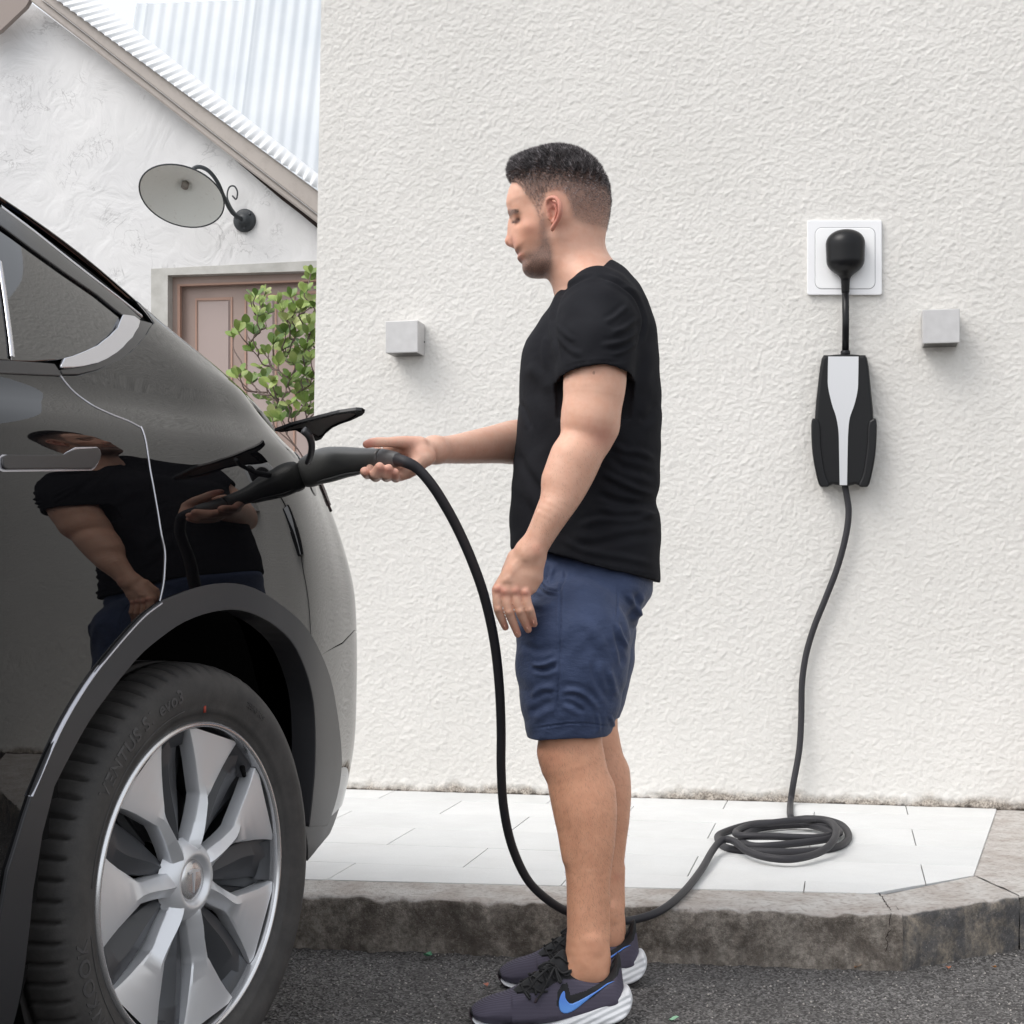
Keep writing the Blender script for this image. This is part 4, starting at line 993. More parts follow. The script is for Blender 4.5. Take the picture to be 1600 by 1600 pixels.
wallslab('inset_plate', roundrect(1274, 1367, 356, 451, 10), .010, .0175, m_white2, sk, .002)
wallslab('inset_joint', roundrect(1273, 1368, 355, 452, 11), .010, .0163, M('joint_shadow_gap', (.35, .35, .36), .6), sk, .0003)
m_blk = M('black_box_plastic', (.008, .008, .009), .30, spec=.25); m_blk2 = M('holster_plastic', (.006, .006, .007), .30, spec=.3)
m_silver = M('silver_stripe', (.62, .62, .63), .3, metal=.55)
pl = root('wall_plug', tuple(onwall(1321, 400)), 'rounded black plug in the white socket with short lead down to the control box', 'plug')
Fd = Field((-.080, -.14, -.125), (.080, .09, .015), .0016)   # plug head in local wall axes x, z, depth(-)
def wl(px, py, o=0):                       # local coords: x right, y up, z minus offset
    return ((px-1321)/F*wallY(1321), -(py-400)/F*wallY(1321), -o)
for sx_ in (-1, 1):
    Fd.cone(wl(1321+sx_*9, 386, .045), wl(1321+sx_*9, 410, .045), .046, .044, .03)
Fd.cone(wl(1321, 390, .055), wl(1321, 412, .055), .045, .043, .02)
Fd.cone(wl(1321, 412, .045), wl(1321, 428, .040), .034, .018, .025); Fd.cone(wl(1321, 428, .040), wl(1321, 458, .035), .0165, .0135, .012)
V_, Fq = Fd.mesh(); V_ = relax(V_, Fq, 3)
B_ = onwall(1321, 400); V_ = np.array(B_)+V_[:, :1]*np.array(wd)+V_[:, 1:2]*np.array(up)-V_[:, 2:3]*np.array(wn)
mk('plug_head', V_, Fq, m_blk, pl)
v, f = tube([onwall(1321, 455, .035), onwall(1321.5, 500, .036), onwall(1321, 553, .036)], .0118, 16); mk('lead', v, f, m_blk, pl)
v, f = tube([onwall(1321, 548, .036), onwall(1321, 550, .036), onwall(1321, 560, .036)], [.0145, .0165, .0165], 16); mk('strain_relief', v, f, m_blk2, pl)
bx_ = root('charger_box', tuple(onwall(1319, 660)), 'black charger control box with tapering silver stripe hung in its wall holster', 'charger')
bo = smoothpoly([(1284, 560), (1296, 555), (1321, 553.5), (1344, 555), (1355, 560), (1361, 610), (1365, 660), (1362, 710), (1353, 758), (1337, 757), (1319, 760), (1302, 757), (1285, 758), (1277, 710), (1273, 660), (1277, 610)], 3)
wallslab('body', bo, .008, .070, m_blk, bx_, .010)
sp_l = [(1294, 557), (1293.5, 585), (1294, 605), (1300, 632), (1306, 650), (1310, 672), (1311, 700), (1312, 758)]; sp_r = [(1341.5, 557), (1341, 590), (1340, 610), (1335, 632), (1328, 652), (1325.5, 672), (1324.5, 700), (1323.5, 758)]
def strip_px(name, a, b_, o0, o1, mat):
    a = smoothpoly(a, 4, False); b_ = smoothpoly(b_, 4, False); n = len(a); V_ = []; F_ = []
    for p_, q_ in zip(a, b_): V_ += [onwall(*p_, o0), onwall(*p_, o1), onwall(*q_, o1), onwall(*q_, o0)]
    for i in range(n-1):
        for k in range(3): F_.append((i*4+k, i*4+k+1, i*4+5+k, i*4+4+k))
    F_ += [(0, 3, 2, 1), tuple(4*(n-1)+k for k in (0, 1, 2, 3))]
    return mk(name, V_, F_, mat, bx_, smooth=False)
strip_px('stripe', sp_l, sp_r, .05, .0725, m_silver)
strip_px('stripe_edge', [(x-1.6, y) for x, y in sp_l], [(x+1.6, y) for x, y in sp_r], .05, .0708, m_blk2)
ho = smoothpoly([(1268, 657), (1275, 655), (1281, 664), (1283, 700), (1289, 740), (1296, 758), (1287, 761), (1279, 756), (1271, 720), (1268, 690)], 3); wallslab('holster_arm', ho, .0, .078, m_blk2, bx_, .006)
ho = [(1319*2-x-.5, y) for x, y in ho][::-1]; wallslab('holster_arm', ho, .0, .078, m_blk2, bx_, .006)
# --- charging cable: hand -> kerb -> coil on the tiles -> box
def T(px, py, dz=0): return gz(px, py, ZP+.010+dz)
c1 = [cpt(619, 718), cpt(634, 722), P(652, 732, 3.06), P(672, 754, 3.07), P(692, 784, 3.09), P(715, 826, 3.12), P(738, 878, 3.15), P(757, 933, 3.18), P(772, 1000, 3.22), P(780, 1070, 3.26), P(783, 1140, 3.30), P(783, 1200, 3.33), P(787, 1262, 3.37), P(800, 1322, 3.42), P(824, 1374, 3.47), P(856, 1406, 3.52), P(893, 1427, 3.56), P(940, 1438, 3.56), P(985, 1438, 3.60), P(1030, 1424, 3.635)]
c2 = [T(1066, 1396, .003), T(1095, 1360, .006), T(1114, 1328, .015), T(1128, 1313, .028), T(1146, 1314, .028), T(1168, 1330, .015), T(1200, 1340, .012), T(1240, 1342, .012), T(1280, 1332, .014), T(1302, 1314, .03), T(1306, 1294, .04), T(1290, 1282, .036), T(1255, 1280.5, .03), T(1212, 1285, .024), T(1172, 1290, .018), T(1150, 1300, .016), T(1160, 1306, .02), T(1210, 1307, .022), T(1270, 1309, .018), T(1300, 1305, .016), T(1312, 1300, .010), T(1296, 1291, .010), T(1240, 1289, .006), T(1180, 1296, .004), T(1158, 1312, .0), T(1180, 1322, .004), T(1240, 1318, .008), T(1296, 1310, .012), T(1300, 1300, .014), T(1250, 1287, .01), T(1180, 1287, .008), T(1130, 1301, .0), T(1122, 1312, .0), T(1140, 1326, .0), T(1200, 1331, .0), T(1270, 1330, .0), T(1312, 1322, .0), T(1326, 1307, .0), T(1316, 1290, .006), T(1290, 1281, .01), T(1262, 1279, .008)]
c3 = [T(1240, 1280.5, .004), T(1235, 1274, .012), onwall(1235, 1255, .09), onwall(1240, 1222, .06), onwall(1249, 1170, .04), onwall(1252, 1120, .03), onwall(1253, 1070, .028), onwall(1259, 1025, .026), onwall(1272, 980, .026), onwall(1290, 935, .028), onwall(1309, 885, .03), onwall(1322, 835, .033), onwall(1326, 800, .035), onwall(1323, 775, .036), onwall(1320, 758, .036)]
path = spline(c1+c2+c3, 7); n = len(path)
rad = np.interp(np.arange(n), [0, 16, len(c1)*7, (len(c1)+6)*7, n], [.0125, .0103, .0095, .0105, .0108])
v, f = tube(path, rad, 14)
tag(mk('charging_cable', v, f, m_cab, loc=tuple(T(1220, 1310))), 'long dark grey cable hanging from the hand, coiled on the tiles, up to the box', 'cable')
# ================================================================== MAN
YB, YN, YFAR = 3.35, 3.20, 3.50            # depths of his middle, near leg, far leg
man = root('person', (.13, YB, 0), 'man in black t-shirt and navy shorts plugging in the car', 'person')
m_skin = M('skin', (.55, .31, .21), .48, spec=.35); b = NB(m_skin)
at = b.n('Attribute', attribute_name='tint'); sp_ = b.n('SeparateColor'); b.l(at.outputs['Color'], sp_.inputs[0])
base = b.ramp(b.noise(14, 5, .6), [(.3, (.62, .38, .285)), (.7, (.72, .47, .36))])
base = b.mix(b.ramp(b.noise(55, 4, .6), [(.42, G3(0)), (.68, G3(.45))]), base, (.62, .32, .225))
tan = b.mix(.4, (.74, .37, .225), b.ramp(b.noise(45, 6, .65), [(.3, (.60, .29, .175)), (.7, (.82, .46, .30))]))
c = b.mix(sp_.outputs[2], base, tan)
red = b.math('MULTIPLY', sp_.outputs[1], 1.0)
c = b.mix(red, c, (.50, .155, .12))
spk = b.ramp(b.noise(900, 3, .75), [(.34, G3(1)), (.64, G3(.48))])
c = b.mix(b.math('MULTIPLY', sp_.outputs[0], spk), c, (.078, .064, .062))
mole = b.ramp(b.noise(37, 1, .3), [(.79, G3(0)), (.81, G3(.6))]); c = b.mix(mole, c, (.20, .09, .06))
b.out(c, rough=b.ramp(b.noise(200, 3), [(.3, G3(.40)), (.7, G3(.58))]), nor=b.bump(b.noise(600, 3, .6), .22, .0008, b.bump(b.noise(90, 4), .18, .002)))
b.b.inputs['Subsurface Weight'].default_value = .12; b.b.inputs['Subsurface Radius'].default_value = (.9, .35, .2); b.b.inputs['Subsurface Scale'].default_value = .008
mpp = YB/F
TURN = .26                                 # the head is turned a little away from the camera
def hturn(z): return np.clip((z-(HC-(455-HZ)/F*YB))/(.075), 0, 1)
def W3(pts, Y, n=0):                       # px chain with radius px -> world chain
    if n:
        Yl = [Y]*len(pts) if np.isscalar(Y) else Y
        S = spline([(*p, y) for p, y in zip(pts, Yl)], n); pts = [tuple(s[:3]) for s in S]; Y = [s[3] for s in S]
    return [(*P(x, y, Y if np.isscalar(Y) else Y[i]), r*(Y if np.isscalar(Y) else Y[i])/F) for i, (x, y, r) in enumerate(pts)]
# ---------- head, from the traced profile of the scalp and face, inflated to a full head
prof = [(801, 289.5), (797.5, 297), (795, 306), (793.2, 315), (793, 322), (795, 329), (799, 336), (800.5, 341), (802, 350), (804, 362), (806, 374), (806.5, 386), (806.5, 391), (807, 396), (811, 399.5), (812.5, 400.5), (810, 404), (811, 408), (815.5, 411.5), (817, 415), (816.6, 420), (818, 426), (822, 430.5), (830, 433.8), (842, 434.5), (853, 433.5), (861, 435.5), (872, 439), (890, 443), (915, 440), (930, 425), (936, 405), (939.5, 390), (942, 376), (945, 364), (948, 352), (950.5, 338), (952.5, 322), (953, 308), (951, 294), (947, 282), (940, 268), (930, 253), (916, 242), (901, 234.5), (884, 231), (866, 231), (848, 235), (830, 243), (815, 252), (803, 262), (797, 271), (796, 279), (798.5, 285)]
prof = smoothpoly(prof, 3)
ctrl = [(885, 285, .0785, .090), (915, 300, .076, .085), (850, 270, .070, .080), (815, 292, .062, .062), (803, 315, .058, .050), (835, 320, .066, .060), (865, 335, .0725, .07), (812, 350, .054, .040), (830, 362, .064, .045), (850, 375, .064, .045), (815, 385, .046, .034), (835, 400, .054, .035), (858, 405, .060, .035), (820, 415, .036, .028), (835, 428, .040, .022), (855, 428, .052, .02), (925, 350, .068, .070), (935, 375, .058, .06), (895, 380, .060, .05), (905, 410, .056, .05), (905, 440, .060, .05), (930, 410, .056, .05), (880, 420, .050, .04), (870, 245, .070, .085)]
def headH(px, py):
    d = polydist(px, py, prof)*mpp; ins_ = inpoly(px, py, prof); wsum = 0; Wm = 0; Rm = 0
    for cx2, cy2, W_, R_ in ctrl:
        q = np.exp(-((px-cx2)**2+(py-cy2)**2)/(2*17.0**2))+1e-6/(1+(px-cx2)**2+(py-cy2)**2); wsum = wsum+q; Wm = Wm+q*W_; Rm = Rm+q*R_
    return d, ins_, Wm/wsum, Rm/wsum
hh2 = .0018
Fh = Field((-.075, YB-.125, 1.10), (.38, YB+.125, 1.86), hh2)
ax = Fh.lo[0]+hh2*np.arange(Fh.n[0]); ay = Fh.lo[1]+hh2*np.arange(Fh.n[1]); az = Fh.lo[2]+hh2*np.arange(Fh.n[2])
XX, ZZ_ = np.meshgrid(ax, az, indexing='ij'); PX = 800+F*XX/YB; PY = HZ-F*(ZZ_-HC)/YB
d2, ins2, _, _ = headH(PX, PY); PX0, PY0 = PX, PY; PX = 800+F*(XX-TURN*.05*hturn(ZZ_))/(YB-.055); PY = HZ-F*(ZZ_-HC)/(YB-.055); _, _, Wm, Rm = headH(PX, PY)
g2 = lambda x, y, sx, sy: np.exp(-((PX-x)/sx)**2/2-((PY-y)/sy)**2/2)
# features as changes of half-width: eye socket, brow, cheekbone, temple, jaw hollow
Wm = Wm-.013*g2(806, 343, 6, 6)+.003*g2(800, 322, 8, 4)+.004*g2(828, 355, 10, 7)-.003*g2(832, 322, 10, 9)-.003*g2(840, 385, 10, 9)+.002*g2(858, 408, 8, 8)-.004*g2(812, 402, 6, 3)+.003*g2(808, 396, 4, 3)+.003*g2(812, 407, 5, 3)
u_ = np.clip(d2/Rm, 0, 1); Hw = Wm*np.sqrt(np.clip(1-(1-u_)**2.15, 0, 1))
yy = np.abs(ay-YB)[None, :, None]; sg2 = np.where(ins2, d2, -d2)
sd3 = (((yy/Wm[:, None, :])**2.15+(np.clip(1-sg2/Rm, 0, None)[:, None, :])**2.15)**(1/2.15)-1)*np.minimum(Wm, Rm)[:, None, :]
Fh.F = np.minimum(1, sd3).astype(np.float32)
del sd3
def hp(x, y, dy=0):                        # a point of the head seen at that pixel, dy to either side of the middle
    q = P(x, y, YB-abs(dy)); return np.array([q.x+TURN*abs(dy)*hturn(q.z), YB+dy, q.z])
# nose
Fh.chain([(*hp(804, 338), .0060), (*hp(801.3, 352), .0068), (*hp(799, 364), .0078), (*hp(797.4, 376), .0090)], .016)
for sg in (-1, 1): Fh.chain([(*hp(806, 352, sg*.006), .008), (*hp(808, 370, sg*.015), .0105), (*hp(815, 380, sg*.026), .007)], .02)
Fh.chain([(*hp(797.2, 378), .0088), (*hp(803, 378), .012)], .010)
for sg in (-1, 1):
    Fh.cone(hp(801.5, 381, sg*.010), hp(805.5, 380, sg*.013), .0062, .0060, .006)          # alae
    Fh.cone(hp(798.5, 386.8, sg*.006), hp(801.5, 386.8, sg*.0065), .0022, .0022, .003, 'cut')  # nostril
    Fh.cone(hp(812, 344, sg*.031), hp(812, 344, sg*.031), .0130, .0130, .004)           # eyeball under lids
    Fh.cone(hp(799, 332, sg*.022), hp(808, 333, sg*.044), .0055, .0055, .012)              # brow ridge
    Fh.cone(hp(801.5, 348.5, sg*.028), hp(811, 343.5, sg*.043), .0012, .0012, .003, 'cut')       # lid crease
    Fh.cone(hp(810, 400.5, sg*.004), hp(815.5, 401, sg*.022), .0012, .0010, .003, 'cut')     # mouth line
# lips
Fh.cone(hp(812.5, 397.2, -.014), hp(812.5, 397.2, .014), .0042, .0042, .006); Fh.cone(hp(814.2, 405.2, -.012), hp(814.2, 405.2, .012), .0048, .0048, .006)
# neck and shoulders
Fh.chain([(*hp(898, 385), .050), (*hp(904, 405), .055), (*hp(915, 432), .061), (*hp(924, 458), .068)], .03)
Fh.chain([(*hp(924, 458), .066), (*hp(930, 490), .075), (*hp(930, 540), .085)], .05)
for sg in (-1, 1):
    Fh.cone(hp(925, 440, sg*.035), hp(935, 470, sg*.13), .038, .045, .04)
    Fh.cone(hp(872, 372, sg*.050), hp(887, 450, sg*.012), .012, .013, .022)                # neck muscle
# ear: rim, inner ridge, lobe, hollow
def ear(sg):
    e0 = .074
    q = lambda x, y, o: hp(x, y, sg*(e0+o))
    rim = [(857, 330, .004, .0045), (854.5, 321, .005, .0042), (856, 312.5, .010, .0044), (861.5, 309, .016, .0046), (868, 309.5, .020, .0048), (873.5, 315, .024, .0050), (875.5, 324, .026, .0052), (875, 334, .023, .0052), (871.5, 344, .017, .0050), (867, 351, .011, .0050), (864, 356, .007, .0050), (863, 359, .004, .0042)]
    Fh.chain([(*q(x, y, o), r) for x, y, o, r in smoothpoly(rim, 2, False)], .003)
    Fh.cone(q(866, 322, .004), q(866, 345, .001), .010, .008, .006, sc_=(1.0, .75, 1.0))
    Fh.chain([(*q(861, 316, .010), .003), (*q(868, 320, .014), .0034), (*q(870.5, 330, .015), .0034), (*q(867, 342, .010), .003)], .004)
    Fh.cone(q(861.5, 329, .012), q(862.0, 339, .008), .0072, .0062, .003, 'cut'); Fh.cone(q(864, 317, .015), q(868, 316, .018), .0030, .0030, .003, 'cut')
    Fh.cone(q(857, 336, .003), q(858.5, 342, .003), .0042, .0034, .004)
ear(-1); ear(1)
Vh, Qh = Fh.mesh(); Vh = relax(Vh, Qh, 3, .55); Vh0 = Vh.copy(); Vh[:, 0] += TURN*(Vh[:, 1]-YB)*hturn(Vh[:, 2])
Vhn = Vh0.copy(); Vhn[:, 0] -= TURN*np.abs(Vh0[:, 1]-YB)*hturn(Vh0[:, 2])       # every point as if on the near side
def tinth(V):
    ay_ = np.abs(V[:, 1]-YB); px, py = 800+F*V[:, 0]/(YB-ay_), HZ-F*(V[:, 2]-HC)/(YB-ay_)
    G = lambda x, y, sx, sy: np.exp(-((px-x)/sx)**2/2-((py-y)/sy)**2/2)
    n = np.array([noise2(a, c_) for a, c_ in zip(px*.22, py*.22)]) if False else np.sin(px*.9+2*np.sin(py*.5))*np.sin(py*.8+1.5*np.sin(px*.43))
    # hairline: forehead - temple - sideburn - over the ear - nape
    hl = [(794, 288), (805, 288), (812, 295), (819, 308), (828, 319), (832, 334), (834, 354), (838, 372), (845, 372), (850, 350), (851, 330), (858, 303), (870, 301), (881, 309), (886, 326), (889, 342), (899, 352), (915, 358), (930, 362), (948, 366), (975, 360), (975, 200), (780, 200), (780, 288)]
    ins_ = inpoly(px+n*1.5, py+n*1.5, hl); dd = polydist(px, py, hl[:20], False)
    top = np.clip((292-py-(px-870)*.05)/45, 0, 1)
    fade = np.where(ins_, np.clip(dd/12, 0, 1), 0)
    hair = fade*(.40+.60*np.clip((352-py)/75, 0, 1)); hair = np.maximum(hair, ins_*top)
    stub = .98*np.clip(1.25*G(832, 412, 20, 15)+.8*G(855, 392, 9, 22)+.5*G(808, 393, 5, 4)+.9*G(826, 425, 14, 8), 0, 1)*(py < 440)
    stub = (stub+.30*G(850, 400, 18, 22))*(1-.9*G(814, 400, 4.5, 4))/(1+np.exp((px-864+.0*py)/3.2))+.55*G(849, 352, 6, 18)
    R_ = np.clip(np.maximum(hair*.93, stub), 0, 1)
    br = np.clip(1.8*G(795.5, 333, 3.5, 3.0)+1.5*G(801, 330.5, 4.5, 2.4)+.5*G(808, 332.5, 5, 2.0), 0, 1)*(ay_ > .006)
    lash = np.clip(1.6*G(809, 343.5, 2.6, 2.4)+1.3*G(804.5, 346.8, 3.2, 1.5), 0, 1)*(ay_ > .02)
    R_ = np.maximum(R_, np.maximum(br*.9, lash))
    ear_ = np.clip(1.2*G(866, 330, 11, 26), 0, 1)*np.clip((ay_-.072)/.012, 0, 1)
    lips = np.clip(1.3*G(811, 397, 4, 2.4)+1.3*G(813, 405.5, 4, 2.6), 0, 1)
    Gc = np.clip(.62*ear_+.45*lips+.28*G(798, 378, 8, 9)+.20*G(828, 358, 14, 12)+.10, 0, 1)
    R_ *= (1-ear_)
    return np.stack([R_, Gc, .20+.35*G(820, 370, 30, 45)], 1)
Ch = tinth(Vhn)
# ---------- arms with hands
YA = 3.12
Fa = Field(P(755, 560, 3.25)-Vector((.0, .28, .60)), P(1010, 430, 3.25)+Vector((.03, .12, .02)), .0022)
Fa.chain(W3([(934, 500, 46), (931, 560, 49), (929, 600, 49), (926, 630, 46), (922, 655, 42)], [3.16, 3.14, 3.13, 3.125, 3.12], 4), .03)
Fa.chain(W3([(922, 655, 42), (915, 683, 38.5), (904, 711, 38), (893, 740, 35.5), (880, 770, 31.5), (864, 800, 27), (848, 830, 23), (834, 856, 21.5), (829, 866, 21.5)], [3.12, 3.12, 3.11, 3.10, 3.09, 3.08, 3.08, 3.08, 3.08], 4), .02)
Fa.chain(W3([(889, 716, 26), (872, 748, 22)], [3.095, 3.09]), .03); Fa.chain(W3([(945, 672, 16), (936, 690, 15)], [3.12, 3.12]), .025)
YH = 3.085
kn = [(777.5, 921, 8.6), (789.5, 925, 9.2), (805, 925, 9.2), (820.5, 926, 8.8)]
for i, (x, y, r) in enumerate(kn):
    w0 = (818+i*7, 868+i*1.0, 13)
    Fa.chain(W3([w0, ((w0[0]+x)/2, (w0[1]+y)/2, 11.5), (x, y, r)], [YH, YH-.006, YH-.008+(i-1.5)**2*.002]), .012)
Fa.chain(W3([(826, 862, 21), (833, 885, 15), (836, 903, 13), (831, 918, 9)], [YH, YH+.004, YH+.006, YH+.004]), .014)
Fa.chain(W3([(806, 880, 13), (797, 900, 13), (786, 915, 10)], [YH+.005, YH+.008, YH+.008]), .014)
Fa.chain(W3([(836, 858, 8), (837, 862, 8)], YH-.022), .012)                                    # wrist bone
fing = [[(776.5, 921, 7.4), (776.8, 938, 6.7), (778.5, 953, 6.4), (784, 967, 5.8), (789.6, 980, 4.9)],
        [(790, 925, 7.6), (792.3, 942, 6.9), (796, 957, 6.8), (802, 973, 6.1), (809, 991, 5.0)],
        [(805.5, 924, 7.4), (808, 940, 6.9), (813, 956, 6.7), (819, 970, 6.0), (825.5, 984, 4.9)],
        [(821, 926, 7.4), (823.5, 941, 6.7), (828, 954, 6.6), (831.5, 965, 5.8), (834.6, 975, 4.8)]]
for i, fg in enumerate(fing):
    Fa.chain(W3([(x, y, r+.75) for x, y, r in fg], [YH-.008, YH-.010, YH-.006, YH+.004, YH+.016], 3), .0018)
    Fa.chain(W3([(fg[0][0], fg[0][1]-1, 5)], YH-.016), .006)
    Fa.chain(W3([(fg[2][0]-.3, fg[2][1]-1, 4.6)], YH-.0125), .005)
    t_ = fg[-1]; Fa.chain(W3([(t_[0]-1.6, t_[1]-3, 1.6), (t_[0]-.2, t_[1]+.6, 1.7)], [YH-.003, YH+.0005]), .002)
Fa.chain(W3([(806, 872, 14), (793, 893, 10), (790, 915, 7.5), (797, 935, 6)], [YH+.012, YH+.026, YH+.032, YH+.034]), .008)   # thumb, on the far side
for vn in ([(822, 868), (806, 880), (800, 889)], [(816, 880), (802, 893), (795, 903), (789, 907)], [(795, 903), (797, 908)], [(828, 850), (822, 862), (820, 872)], [(840, 800), (832, 825), (828, 850)]):   # veins and tendons
    Fa.chain(W3([(x, y, 1.2) for x, y in vn], YH-.0150-(.004 if vn[0][1] >= 866 else .010), 3), .008)
Va, Qa = Fa.mesh(); Va = relax(Va, Qa, 2, .5)
Fb = Field((-.36, 2.95, 1.0), (.20, 3.72, 1.42), .0022)
Fb.chain(W3([(925, 480, 48), (915, 560, 46), (895, 640, 42), (868, 690, 40)], [3.54, 3.56, 3.57, 3.53]), .03)
Fb.chain(W3([(868, 692, 40), (835, 692, 37), (806, 691, 35), (775, 694, 30), (740, 698.5, 26), (710, 702, 22.5), (690, 703, 21), (678, 703, 20.5)], [3.53, 3.47, 3.41, 3.35, 3.28, 3.22, 3.18, 3.16], 4), .02)
# palm and back of the gripping hand, behind and under the handle
Fb.chain(W3([(680, 703, 20), (664, 705, 19), (648, 704, 17)], [3.16, 3.13, 3.115]), .015)
Fb.chain(W3([(662, 716, 13), (650, 728, 13), (636, 738, 11), (626, 744, 8)], [3.10, 3.10, 3.095, 3.09]), .014)
Fb.chain(W3([(668, 714, 13), (660, 706, 12)], [3.11, 3.105]), .010)
Fb.chain(W3([(655, 696, 12), (636, 697, 11), (618, 700, 10), (606, 702, 9)], [3.12, 3.12, 3.115, 3.115]), .012)
# thumb lying along the top
Fb.chain(W3([(655, 694, 11.5), (637, 691.5, 10.5), (620, 690.5, 8.8), (605, 691, 7.8), (592, 691, 8.0), (580, 692.3, 7.4), (572.5, 694.3, 6.2)], [3.11, 3.10, 3.09, 3.083, 3.078, 3.075, 3.075], 4), .008)
# fingers curling under the handle and up its near side
cf = [([(590, 705, 8), (583, 728, 8.5), (574, 741, 8.0), (570.5, 737, 8.0)], [3.13, 3.125, 3.08, 3.050]),
      ([(606, 706, 8.5), (596, 735, 9), (587, 744, 9.5), (588, 740, 9.5), (593.2, 729.5, 7.6)], [3.13, 3.12, 3.075, 3.040, 3.028]),
      ([(620, 708, 8.5), (612, 735, 9), (604, 744.5, 9.0), (604, 741, 9.0), (607.3, 732, 7.2)], [3.13, 3.115, 3.070, 3.040, 3.030]),
      ([(632, 710, 8.5), (626, 737, 8), (618.5, 747, 7.6), (617, 743, 7.4), (617.5, 738, 6.4)], [3.125, 3.11, 3.075, 3.048, 3.038])]
for pts, Ys in cf: Fb.chain(W3(pts, Ys), .0035)
Vb, Qb = Fb.mesh(); Vb = relax(Vb, Qb, 2, .5)
# ---------- legs
LEG = [(896, 1050, 46), (893, 1110, 48), (891, 1160, 50), (893, 1180, 51), (902, 1212, 48.5), (909, 1240, 49.5), (914, 1265, 49), (917, 1290, 45.5), (918.5, 1315, 42.5), (919, 1340, 38.5), (919, 1374, 34.5), (918, 1405, 32.5), (917.5, 1430, 31.8), (918, 1453, 32), (919, 1475, 33.5), (925, 1498, 29), (927, 1515, 27)]
FO = Vector((.052, .30, 0))
def leg(off, seed):
    Fl = Field(P(800, 1560, YN)+off-Vector((0, .16, .02)), P(1010, 900, YN)+off+Vector((.02, .16, .02)), .0026)
    q = W3(LEG, YN, 3); q = [(a[0]+off.x, a[1]+off.y, a[2]+off.z, a[3]) for a in q]
    Fl.chain(q, .012, sc_=(1, .90, 1))
    o = tuple(off)
    def ch(pts, Ys, k, **kw): Fl.chain([(a[0]+o[0], a[1]+o[1], a[2]+o[2], a[3]) for a in W3(pts, Ys)], k, **kw)
    ch([(913, 1505, 26), (890, 1528, 22), (850, 1556, 18), (800, 1574, 14)], YN, .03)      # foot inside the shoe
    ch([(926, 1468, 12), (928, 1482, 11)], YN-.024, .012); ch([(926, 1468, 12), (928, 1482, 11)], YN+.024, .012)   # ankle bones
    ch([(862, 1176, 17), (864, 1200, 12)], YN, .02)                                        # kneecap
    ch([(876, 1235, 10), (889, 1340, 7)], YN-.012, .02)                                    # shin
    ch([(934, 1235, 24), (938, 1285, 17)], YN+.010, .02); ch([(946, 1400, 6), (945, 1460, 7)], YN, .012)   # calf, tendon
    V, Q = Fl.mesh(); return relax(V, Q, 2, .5), Q
Vl, Ql = leg(Vector((0, 0, 0)), 1); Vr, Qr = leg(FO, 2)
def armtint(V, red_pts, tan0):
    px, py = topx(V); r = np.full(len(V), .04)
    for x, y, s, a in red_pts: r = r+a*np.exp(-((px-x)**2+(py-y)**2)/(2*s*s))
    return np.stack([np.zeros(len(V)), np.clip(r, 0, 1), np.full(len(V), tan0)], 1)
Ca = armtint(Va, [(942, 682, 14, .35), (920, 665, 9, .15), (776, 921, 6, .45), (788, 925, 6, .45), (806, 924, 6, .45), (821, 926, 6, .45), (790, 980, 8, .35), (812, 990, 9, .35), (832, 975, 8, .35), (838, 858, 8, .25)], .32)
Cb = armtint(Vb, [(575, 693, 8, .65), (593, 733, 6, .45), (607, 735, 6, .45), (571, 737, 7, .4), (618, 742, 6, .4), (640, 698, 14, .2)], .05)
Cl = armtint(Vl, [(930, 1480, 12, .06), (858, 1190, 14, .15)], .95); Cr = armtint(Vr, [(965, 1370, 5, .2)], .85)
allV = []; allQ = []; allC = []; n = 0
for V_, Q_, C_ in ((Vh, Qh, Ch), (Va, Qa, Ca), (Vb, Qb, Cb), (Vl, Ql, Cl), (Vr, Qr, Cr)):
    allV.append(V_); allQ.append(Q_+n); allC.append(C_); n += len(V_)
mk('body', np.vstack(allV), np.vstack(allQ), m_skin, man, col=np.vstack(allC))

